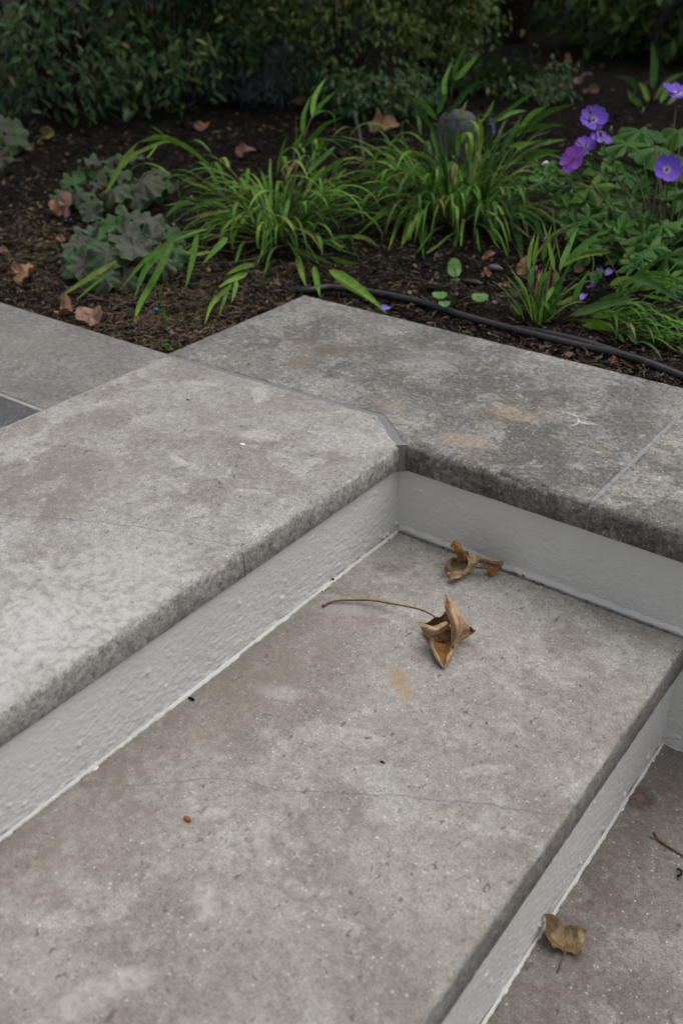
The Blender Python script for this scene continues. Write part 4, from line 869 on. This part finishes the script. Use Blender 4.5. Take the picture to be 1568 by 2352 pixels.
patches('blade', [
    # inside floor of the cup and the lower point
    ([[(800, 500, .006), (850, 520, .004), (905, 515, .004), (950, 500, .008)], [(815, 560, .005), (850, 570, .002), (905, 570, .002), (965, 560, .007)], [(845, 630, .004), (870, 640, .002), (905, 640, .002), (935, 630, .005)], [(885, 700, .003), (892, 703, .002), (898, 703, .002), (903, 698, .003)]], 1),
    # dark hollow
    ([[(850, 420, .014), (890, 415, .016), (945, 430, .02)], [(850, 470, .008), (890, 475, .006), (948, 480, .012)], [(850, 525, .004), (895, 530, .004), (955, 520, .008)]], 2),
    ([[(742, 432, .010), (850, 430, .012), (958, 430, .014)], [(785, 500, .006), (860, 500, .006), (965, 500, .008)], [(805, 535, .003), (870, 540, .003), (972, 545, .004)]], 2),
    # right flap folded up and over: tall, pale, veined
    ([[(893, 222, .060), (908, 218, .062), (922, 222, .061), (932, 230, .058)], [(900, 285, .052), (930, 285, .056), (960, 290, .053), (976, 300, .046)], [(912, 335, .046), (945, 340, .054), (985, 350, .050), (1022, 372, .036)], [(935, 400, .040), (965, 400, .050), (1015, 415, .044), (1068, 432, .026)], [(945, 460, .030), (975, 465, .040), (1030, 470, .030), (1098, 470, .018)], [(945, 520, .018), (965, 520, .028), (1000, 520, .018), (1060, 502, .010)], [(945, 570, .009), (955, 565, .016), (970, 562, .011), (988, 556, .006)]], 0),
    # curled hook at the right corner
    ([[(1065, 435, .026), (1080, 440, .030), (1092, 455, .026)], [(1075, 455, .022), (1088, 462, .026), (1099, 470, .018)], [(1072, 478, .012), (1084, 478, .014), (1096, 472, .014)]], 2),
    # left roll
    ([[(728, 402, .034), (775, 420, .036), (830, 428, .038), (880, 412, .040), (915, 402, .038), (932, 420, .030)], [(745, 440, .034), (790, 450, .040), (840, 452, .044), (885, 435, .044), (920, 418, .040), (936, 428, .030)], [(768, 478, .024), (800, 482, .032), (845, 476, .036), (890, 455, .036), (925, 435, .032), (938, 436, .028)], [(795, 522, .012), (815, 505, .020), (850, 490, .026), (890, 468, .028), (925, 448, .026), (938, 444, .024)]], 0),
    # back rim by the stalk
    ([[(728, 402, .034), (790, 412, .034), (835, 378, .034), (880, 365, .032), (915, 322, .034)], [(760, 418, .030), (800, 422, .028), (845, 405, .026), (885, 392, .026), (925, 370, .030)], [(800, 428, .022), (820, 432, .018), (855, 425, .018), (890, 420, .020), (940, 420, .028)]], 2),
    # rolled lower-left edge
    ([[(795, 505, .014), (812, 500, .018), (830, 510, .012)], [(800, 545, .013), (820, 545, .018), (838, 552, .008)], [(818, 590, .011), (838, 590, .016), (852, 598, .007)], [(845, 645, .009), (862, 645, .013), (874, 650, .006)], [(885, 702, .003), (894, 700, .006), (900, 700, .003)]], 0),
    # rolled lower-right edge
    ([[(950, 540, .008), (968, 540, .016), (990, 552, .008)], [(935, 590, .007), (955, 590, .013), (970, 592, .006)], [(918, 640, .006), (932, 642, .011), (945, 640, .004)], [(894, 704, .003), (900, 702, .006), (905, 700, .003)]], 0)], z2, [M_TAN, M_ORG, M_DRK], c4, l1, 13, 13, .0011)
st = [(106, 296, .004), (120, 298, .003), (145, 283, .003), (200, 268, .004), (320, 263, .006), (440, 266, .009), (550, 285, .013), (660, 305, .018), (760, 330, .023), (840, 374, .029), (850, 415, .02)]
tube('stalk', catmull([P(*c4(x, y), Z2+h) for x, y, h in st], 34), np.concatenate([[.0026, .0024], np.linspace(.0017, .0012, 32)]), M_STALK, l1, 7)
l2 = empty('dead_leaf', P(1085, 1310, Z2), 'crumpled olive brown leaf leaning against the white wall', 'dead leaf', 'curled dead leaves on the steps')
patches('blade', [
    ([[(356, 288, .040), (362, 262, .048), (385, 250, .052), (405, 262, .050)], [(372, 305, .036), (385, 295, .042), (402, 290, .044), (418, 300, .042)], [(385, 330, .028), (405, 325, .034), (425, 320, .038), (445, 318, .036)], [(390, 365, .018), (415, 360, .024), (440, 350, .030), (462, 335, .032)]], 1),
    ([[(372, 335, .026), (400, 345, .020), (440, 350, .024), (490, 335, .030)], [(348, 348, .026), (385, 372, .012), (425, 385, .010), (480, 365, .022)], [(330, 385, .022), (370, 405, .008), (415, 410, .006), (470, 395, .014)], [(325, 415, .016), (355, 430, .006), (390, 430, .005), (450, 415, .008)]], 3),
    ([[(435, 330, .034), (465, 332, .038), (500, 338, .036)], [(445, 360, .034), (475, 362, .036), (500, 360, .030)], [(440, 395, .026), (460, 392, .026), (482, 398, .018)], [(415, 430, .012), (432, 432, .014), (448, 428, .008)]], 0),
    ([[(325, 412, .014), (345, 418, .016), (375, 422, .010)], [(338, 440, .012), (375, 430, .018), (430, 410, .012)], [(338, 476, .004), (380, 455, .012), (440, 430, .006)]], 0),
    ([[(490, 335, .034), (545, 352, .034), (600, 362, .034), (633, 368, .032)], [(495, 355, .030), (545, 368, .034), (595, 380, .034), (628, 385, .028)], [(500, 376, .020), (545, 388, .022), (590, 398, .020), (622, 402, .016)]], 3),
    ([[(545, 385, .016), (570, 380, .018), (600, 385, .014)], [(543, 410, .008), (570, 412, .010), (605, 412, .008)], [(550, 435, .003), (572, 445, .003), (600, 432, .003)]], 1)], Z2, [M_TAN, M_ORG, M_DRK, M_OLV], c6, l2, 12, 12, .0013)
tube('stalk', catmull([P(*c6(x, y), Z2+h) for x, y, h in ((470, 392, .016), (500, 398, .013), (560, 402, .010), (610, 412, .008), (680, 424, .005), (720, 433, .004), (735, 438, .006), (738, 444, .004))], 20), .0014, M_STALK, l2, 6)
# leaf on the landing
c8 = lambda x, y: ((1300+.7653*x)*.6272, (2500+.7653*y)*.6272)
l3 = empty('dead_leaf', P(1298, 2190, Z3), 'small olive dead leaf on the lower landing beside the riser', 'dead leaf', 'curled dead leaves on the steps')
patches('blade', [
    ([[(908, 1102, .036), (940, 1108, .030), (975, 1130, .020), (985, 1150, .012)], [(915, 1140, .028), (945, 1150, .020), (980, 1175, .008), (1010, 1160, .012)], [(910, 1190, .024), (945, 1195, .012), (985, 1210, .004), (1030, 1185, .008)], [(925, 1230, .020), (950, 1240, .010), (990, 1250, .003), (1040, 1230, .006)], [(950, 1265, .014), (970, 1272, .012), (1000, 1285, .006), (1030, 1290, .008)]], 0),
    ([[(985, 1150, .012), (1030, 1155, .016), (1070, 1165, .018), (1105, 1185, .020)], [(1000, 1180, .008), (1040, 1185, .010), (1070, 1195, .014), (1100, 1205, .012)], [(1010, 1215, .005), (1045, 1225, .006), (1070, 1235, .010), (1092, 1250, .010)], [(1000, 1280, .006), (1035, 1290, .006), (1065, 1305, .010), (1088, 1295, .012)]], 0)], Z3, [M_OLV, M_DRK], c8, l3, 10, 10, .0012)
tube('stalk', catmull([P(*c8(x, y), Z3+h) for x, y, h in ((1005, 1280, .006), (998, 1310, .004), (985, 1340, .003), (968, 1385, .002))], 8), .0011, M_STALK, l3, 5)
tw = tube('leaf_stalk', catmull([P(x, y, Z3+h) for x, y, h in ((1500, 1912, .010), (1508, 1925, .004), (1535, 1945, .003), (1580, 1972, .003))], 10), np.linspace(.0024, .0012, 10), M_STALK)
tag(tw, 'thin bare brown stalk lying on the landing at the right edge', 'twig')
tw = tube('leaf_stalk', catmull([P(x, y, Z3+h) for x, y, h in ((1554, 1995, .003), (1563, 2000, .006), (1562, 2010, .008), (1555, 2012, .004))], 8), .0016, M_BARK)
tag(tw, 'short black curled stalk on the landing at the right edge', 'twig')
# flat dead leaves on the soil
def dead_leaf(px, label, mat, outline, L, spin, tilt, curl, group='dead leaves lying on the soil', z=-.028, stalk_=True, lift=.006, seed=0):
    q = P(*px, z); 
    rf = outline; R2 = np.random.default_rng(seed); ph = R2.uniform(0, 6.3); nn = 48
    me = radial_leaf('blade', lambda a: L*rf(a), nn, 5, lambda a, s, r: curl*s*s*(.5+.9*math.sin(2*a+ph))+.004*s*math.sin(5*a+ph), mat)
    e = empty('dead_leaf', q, label, 'dead leaf', group)
    link('blade', me, e, orient(q+np.array([0, 0, lift]), tilt, spin, 1.))
    if stalk_:
        d = np.array([-math.cos(spin), -math.sin(spin), .12]); tube('stalk', [q+np.array([0, 0, lift])+d*L*.2, q+np.array([0, 0, lift])+d*L*.9, q+np.array([0, 0, lift*.3])+d*L*1.25], [.0014, .0012, .001], M_STALK, e, 5)
    return e
def oak(a): return .50+.36*abs(math.cos(a))**2+.12*math.cos(6*a)*abs(math.sin(a))+.05*math.sin(11*a)
def ovate(a): return .42+.42*abs(math.cos(a))**3+.02*math.sin(9*a)
def maple(a): return .45+.38*abs(math.cos(2.5*a))**1.2+.06*math.sin(15*a)
dead_leaf((62, 640), 'pale orange toothed leaf on the soil at the left edge', M_OAK, maple, .042, .8, (.1, -.5, 1), .016, lift=.012, seed=1)
dead_leaf((152, 722), 'tan brown leaf half behind the pinkish lobed one by the paving', M_OAK, ovate, .036, 2.0, (-.2, -.5, 1), .014, lift=.012, seed=2)
dead_leaf((212, 741), 'pinkish lobed oak leaf on the edge of the paving', M_PINK, oak, .042, .1, (.1, -.55, 1), .012, lift=.016, seed=3)
dead_leaf((157, 494), 'red brown leaf standing on edge beside the grey rosette', M_PINK, ovate, .045, 1.9, (.35, -1.6, .8), .01, lift=.03, seed=4)
dead_leaf((132, 492), 'narrow orange brown leaf leaning behind the red brown one', M_OAK, ovate, .034, 2.4, (.6, -1.2, .8), .01, lift=.02, seed=5)
dead_leaf((565, 358), 'dusty pink oval leaf on the soil behind the left grass clump', M_PINK, ovate, .048, .35, (.1, -.7, 1), .016, lift=.016, seed=6)
dead_leaf((880, 300), 'orange brown leaf under the shrub between the two grass clumps', M_OAK, oak, .075, .3, (.1, -.8, 1), .02, lift=.02, seed=7)
dead_leaf((148, 556), 'small curled pinkish leaf left of the near grey rosette', M_PINK, ovate, .022, .3, (.1, -.5, 1), .010, seed=8)
dead_leaf((2, 582), 'pinkish leaf cut by the left edge of the picture', M_PINK, ovate, .022, 1., (.1, -.5, 1), .006, seed=9)
dead_leaf((108, 332), 'yellow green curled leaf under the left shrub', M_YDL, ovate, .046, 1.4, (.3, -1.2, .8), .02, lift=.03, seed=10)
dead_leaf((70, 345), 'dull brown leaf left of the yellow green one', M_OAK, ovate, .034, .4, (.1, -.7, 1), .01, lift=.01, seed=11)
dead_leaf((320, 738), 'small round tan leaf fragment on the soil near the paving corner', M_OAK, ovate, .012, .4, (.0, -.6, 1), .003, stalk_=False, seed=12)
dead_leaf((632, 656), 'small pale curled fragment on the soil beside the coping end', M_TAN, ovate, .014, .6, (.1, -.5, 1), .008, stalk_=False, seed=13)
dead_leaf((1115, 634), 'small orange fragment right of the seedling', M_OAK, maple, .017, .9, (.2, -.6, 1), .006, stalk_=False, seed=14)
dead_leaf((1121, 592), 'pale brown fragment under the drooping blades above the seedling', M_OAK, ovate, .022, 1.2, (.3, -.9, 1), .006, stalk_=False, seed=15)
dead_leaf((1200, 625), 'tan upright leaf piece left of the reddish stems', M_OAK, ovate, .030, 1.7, (.3, -1.2, .7), .008, stalk_=False, lift=.016, seed=16)
dead_leaf((1158, 660), 'dull brown fragment between seedling and reddish stems', M_PINK, ovate, .017, .3, (.1, -.4, 1), .004, stalk_=False, seed=17)
dead_leaf((1332, 622), 'dark tan leaf standing behind the grey green blade', M_OAK, ovate, .028, 1.6, (.2, -1.3, .7), .008, stalk_=False, lift=.016, seed=18)
dead_leaf((1056, 538), 'small pinkish leaf under the largest grass clump', M_PINK, ovate, .020, .3, (.1, -.6, 1), .006, stalk_=False, seed=19)
dead_leaf((1242, 804), 'small tan fragment between coping and hose', M_TAN, ovate, .008, .3, (.1, -.4, 1), .003, stalk_=False, seed=20)
dead_leaf((1405, 836), 'rusty fragment in front of the hose near the right edge', M_OAK, maple, .013, .3, (.1, -.6, 1), .004, stalk_=False, seed=21)
for k, (x, y, lab) in enumerate(((1302, 145, 'pale tan leaf on the dark soil in the upper right'), (1355, 215, 'pinkish leaf above the double purple flower'), (1290, 205, 'small pink leaf on dark soil below the tree'), (1330, 190, 'larger pink leaf on dark soil left of the black loop'), (685, 240, 'pinkish leaf at the foot of the yellow green shrub'), (470, 300, 'small orange leaf on dark soil above the arching blade'))):
    dead_leaf((x, y), lab, M_PINK if k else M_OAK, ovate, .045, rnd.uniform(0, 6), (.1, -.9, 1), .014, lift=.015, seed=30+k)
# left edge plant
bl = P(5, 335, -.03); lp = empty('coral_bells', bl, 'dark grey leaved plant cut off by the left edge under the shrub', 'foliage plant', 'grey leaved plants with lobed leaves')
for x, y, h, fc, sc in ((20, 300, .07, .8, 1.1), (-10, 290, .09, .5, 1.1), (10, 325, .05, .9, 1.0), (-5, 360, .02, .9, .9), (30, 320, .05, .7, .9), (8, 368, .0, .8, .8), (-30, 320, .06, .6, 1.)):
    q = P(x, y, h-.03); link('leaf', rnd.choice(HEU), lp, orient(q, (tc[0]*fc, tc[1]*fc, 1), rnd.uniform(0, 6), sc*1.2)); stalk(lp, bl, q, .0015, M_STEMB)

# small bits --------------------------------------------------------
def pebble(name, q, r, mat, label, cat, sq=(1, .7, .5), group=None, seed=1):
    v = []; n = 10; R2 = np.random.default_rng(seed)
    for k in range(1, 6):
        t = math.pi*k/6
        for j in range(n):
            a = 2*math.pi*j/n; rr = r*(1+.12*R2.standard_normal()*.6); v.append((q[0]+rr*math.sin(t)*math.cos(a)*sq[0], q[1]+rr*math.sin(t)*math.sin(a)*sq[1], q[2]+rr*math.cos(t)*sq[2]))
    f = [(k*n+j, (k+1)*n+j, (k+1)*n+(j+1) % n, k*n+(j+1) % n) for k in range(4) for j in range(n)]+[tuple(range(n)), tuple(4*n+j for j in range(n))[::-1]]
    return tag(wobj(name, v, f, mat), label, cat, group)
pebble('pebble', soilpt(1137, 619, .008), .019, M_PEB, 'flat grey pebble between the orange fragments behind the seedling', 'pebble', (1.1, .55, .4), seed=2)
pebble('clod', soilpt(1085, 648, .004), .022, M_HOSE, 'short black lump of hose or wood behind the seedling', 'lump', (1.3, .45, .35), seed=3)
pebble('shell_piece', soilpt(512, 556, .010), .012, M_SHELL, 'white shell piece at the foot of the left grass clump', 'shell', (.6, 1.2, .5), seed=4)
pebble('plastic_fragment', soilpt(359, 712, .006), .0055, M_BLUEBIT, 'tiny bright blue fragment on the soil near the paving corner', 'fragment', (1.2, .8, .5), seed=5)
pebble('seed', P(431, 1880, Z2+.0022), .0040, m_plain('orange_seed', (.30, .11, .03), (.2, .07, .02), 90., .5), 'small orange seed on the middle step beside the vein', 'seed', (1.5, .8, .6), seed=6)
pebble('crumb', P(440, 1605, Z2+.0016), .0036, M_BARK, 'black crumb on the middle step below the riser', 'crumb', (1.8, .7, .5), seed=7)
pebble('crumb', P(878, 1750, Z2+.0012), .0020, M_BARK, 'tiny dark crumb in the middle of the middle step', 'crumb', (1.8, .7, .5), seed=8)
pebble('crumb', P(764, 1331, Z2+.004), .0022, M_BARK, 'tiny dark crumb at the foot of the upper riser', 'crumb', (1, 1, 1), seed=9)
pebble('crumb', P(1460, 1755, Z3+.04), .0001, M_BARK, 'dark speck', 'crumb') if False else None
pebble('shell_flake', P(557, 1020, .0002), .0048, M_SHELL, 'tiny white shell flake set on the upper step near its middle', 'flake', (1.1, .8, .08), seed=11)
pebble('crumb', P(432, 918, .0006), .0022, M_BARK, 'tiny dark crumb on the upper step near the coping joint', 'crumb', (1.4, .8, .6), seed=12)
pm = petal_mesh('petal', M_FALLEN, .004, .024, .018)
def fallen(px, up, lab):
    q = soilpt(*px, up); o = link('fallen_petal', pm, None, orient(q, (rnd.uniform(-.5, .5), rnd.uniform(-.6, 0), 1), rnd.uniform(0, 6.3), rnd.uniform(.7, 1.)))
    tag(o, lab, 'petal', 'fallen purple petals')
fallen((898, 722), .02, 'purple petal at the tip of the blade hanging over the coping')
for px, up, lab in (((1340, 685), .03, 'purple petal at the upper left of the flat grass clump'), ((1352, 692), .035, 'purple petal caught low in the flat grass clump'), ((1380, 677), .05, 'largest purple petal lying on top of the flat grass clump'), ((1330, 708), .02, 'purple petal at the lower left of the flat grass clump'), ((1440, 710), .03, 'purple petal hidden among the flat blades at the right'), ((1375, 725), .015, 'purple petal under the flat grass clump'), ((1377, 652), .03, 'dark purple petal above the flat grass clump')):
    fallen(px, up, lab)
v, f = bud_geo(PD(1248, 556, D3-.02), (.2, .1, 1), .012, .004)
tag(wobj('fallen_petal', v, f, M_MAG), 'tiny magenta petal roll caught on an upright blade', 'petal', 'fallen purple petals')

# ------------------------------------------------------------------ shrubs, tree, background
def leafcard(name, L, w, mat):
    v = []
    for t, s in ((0, .08), (.25, .8), (.55, 1.), (.82, .6), (1., .05)):
        for j in (-1, 0, 1): v.append((L*t, j*s*w/2, -.18*L*t*t+abs(j)*.12*w*s))
    return mesh(name, v, gridfaces(5, 3), mat), np.array(v), gridfaces(5, 3)
def shrub(name, px, label, cat, rad, height, nleaf, L, wv, ml, mi, group=None, seed=0, low=.05, stems=9, part=260, base=None, sq=1.):
    R2 = random.Random(seed); b = P(*px, -.03) if base is None else np.array(base); e = empty(name, b, label, cat, group)
    me, lv, lf = leafcard('leaf', L, wv, ml); cand = []
    for i in range(stems):
        a = R2.uniform(0, 6.28); r = rad*R2.uniform(.1, .8); top = b+np.array([r*math.sin(a), r*math.cos(a)*sq, height*R2.uniform(.6, .95)])
        s0 = b+np.array([r*.25*math.sin(a), r*.25*math.cos(a), -.02]); tube('stem', catmull([s0, (s0+top)/2+np.array([R2.uniform(-.05, .05), R2.uniform(-.05, .05), 0]), top], 7), np.linspace(.007, .003, 7), M_BARK, e, 5)
    nclump = max(20, nleaf//85); cl = []
    for k in range(nclump):
        a = R2.uniform(0, 6.28); z = low+(height-low)*R2.random()**.8; pr = math.sin(min(1., .25+z/height*.9)*math.pi*.72)
        r = rad*pr*R2.uniform(.45, 1.)**.6; cl.append((np.array([r*math.sin(a), r*math.cos(a)*sq, z]), a))
    for i in range(nleaf):
        c, a = cl[i % nclump]; s = .11*rad/.45; q = b+c+np.array([R2.gauss(0, s*.72), R2.gauss(0, s*.72), R2.gauss(0, s*.62)])
        if q[2] < .0: q[2] = R2.uniform(0, .06)
        la = a+R2.uniform(-1.4, 1.4); nrm = (math.sin(la)*.7+R2.uniform(-.5, .5), math.cos(la)*.7+R2.uniform(-.5, .5), R2.uniform(.3, 1.2)); sp = math.pi/2-la+R2.uniform(-.8, .8)
        cand.append((q, nrm, sp, R2.uniform(.65, 1.2)))
    def key(c):
        x, y, d = proj(c[0]); return d if (-20 < x < W+20 and -20 < y < H) else d+50
    cand.sort(key=key)
    for c in cand[:part]: link('leaf', me, e, orient(*c))
    V = []; Fq = []; lf4 = np.array(lf)
    for c in cand[part:]:
        M = np.array(orient(*c)); V.append(lv@M[:3, :3].T+M[:3, 3]); Fq.append(lf4+len(lv)*len(Fq))
    V = np.concatenate(V)-np.array(b); o = bpy.data.objects.new('foliage', bigmesh('foliage', V, np.concatenate(Fq), mi, True)); C.objects.link(o); o.parent = e; o['kind'] = 'stuff'
    return e
GS = 'shrubs at the back of the bed'
shrub('shrub', (130, 262), 'dark green shrub with narrow leaves in the top left corner', 'shrub', .50, 1.0, 3600, .052, .0175, M_BOX, M_BOXI, GS, 1, .10, 14)
shrub('shrub', (390, 232), 'dark green shrub left of the gap, beside the yellow green one', 'shrub', .46, .9, 3300, .050, .017, M_BOX, M_BOXI, GS, 2, .12, 12)
shrub('shrub', (770, 222), 'yellow green small leaved shrub behind the left grass clump', 'shrub', .50, .9, 3300, .038, .018, M_YEL, M_YELI, GS, 3, .05, 10)
shrub('shrub', (965, 205), 'dull green shrub just left of the tree trunk', 'shrub', .36, .85, 2400, .038, .017, M_YEL, M_YELI, GS, 4, .06, 10)
shrub('low_plant', (585, 225), 'low blue grey fine leaved plant in the gap between the shrubs', 'low plant', .30, .20, 2600, .05, .006, M_BLUE, M_BLUE, None, 5, .01, 4, 120)
shrub('low_plant', (1190, 222), 'low dark green plant on the shaded soil right of the tallest grass', 'low plant', .30, .12, 1100, .036, .013, M_BOX, M_BOXI, None, 6, .01, 4, 200)
shrub('low_plant', (860, 262), 'low dark green plant at the foot of the yellow green shrub', 'low plant', .30, .16, 1500, .036, .014, M_BOX, M_BOXI, None, 7, .01, 4, 200)
GP = 'perennials far behind under the tree'
for i, (px, lab, r, h) in enumerate((((1425, 112), 'mid green perennial to the right of the tree trunk', .50, .75), ((1515, 128), 'pale green perennial behind the black loop', .55, .7), ((1640, 125), 'green perennial in the top right corner', .55, .8), ((1085, 50), 'green perennial just behind the tree trunk', .6, .9))):
    shrub('perennial', px, lab, 'perennial', r, h, 1500, .085, .034, M_FARL, M_FAR, GP, 20+i, .03, 6, 150)
for i, (x, lab) in enumerate(((560, 'hedge shrub showing between the two dark shrubs at the top'), (200, 'tall hedge shrub behind the top left shrub'), (1250, 'hedge shrub behind the tree trunk'), (1520, 'hedge shrub behind the top right perennials'), (900, 'hedge shrub behind the yellow green shrub'))):
    w = P(x, 55, -.03); d = (w-CAM); d[2] = 0; d /= np.linalg.norm(d); w = CAM+d*(9.5 if x > 800 else 7.); w[2] = -.03
    shrub('hedge_shrub', None, lab, 'hedge', 1.15, 2.2, 3200, .10, .04, M_FARL, M_FAR, 'hedge shrubs along the back', 40+i, .05, 5, 120, w)
tb = P(1178, 92, -.03)
tree = empty('tree', tb, 'dark slender tree trunk forking near the ground at the top of the picture', 'tree')
tr = catmull([tb+np.array([0, 0, -.1]), tb+np.array([0, 0, .35]), tb+np.array([-.05, .05, 1.2]), tb+np.array([.1, .0, 2.4]), tb+np.array([.1, .2, 3.6])], 14)
trunk = tube('trunk', tr, np.linspace(.115, .05, 14), M_BARK, tree, 10)
tube('limb', catmull([tb+np.array([0, 0, .12]), tb+Rt*.16+np.array([0, 0, .42]), tb+Rt*.42+np.array([0, 0, .95]), tb+Rt*.9+np.array([0, 0, 2.])], 10), np.linspace(.065, .03, 10), M_BARK, tree, 8)
for k in range(7):
    a = k*.9; s = tr[7+k % 6]; tube('limb', catmull([s, s+np.array([math.sin(a)*.8, math.cos(a)*.8, .5]), s+np.array([math.sin(a)*1.9, math.cos(a)*1.9, .9])], 7), np.linspace(.04, .012, 7), M_BARK, tree, 6)
V = []; Fq = []; R2 = random.Random(5); _, lv, lf = leafcard('leaf', .15, .09, M_FAR); cl = []
for k in range(150):
    a = R2.uniform(0, 6.28); r = 4.0*math.sqrt(R2.random()); cl.append(np.array([r*math.sin(a), r*math.cos(a), 2.2+R2.random()*2.8*(1-.5*r/4.)]))
for i in range(7000):
    q = tb+cl[i % 150]+np.array([R2.gauss(0, .33), R2.gauss(0, .33), R2.gauss(0, .22)])
    M = np.array(orient(q, (R2.uniform(-.6, .6), R2.uniform(-.6, .6), 1), R2.uniform(0, 6.28), R2.uniform(.7, 1.2))); V.append(lv@M[:3, :3].T+M[:3, 3]); Fq.append(np.array(lf)+len(lv)*i)
o = bpy.data.objects.new('crown', bigmesh('crown', np.concatenate(V)-tb, np.concatenate(Fq), M_FAR, True)); C.objects.link(o); o.parent = tree; o['kind'] = 'stuff'
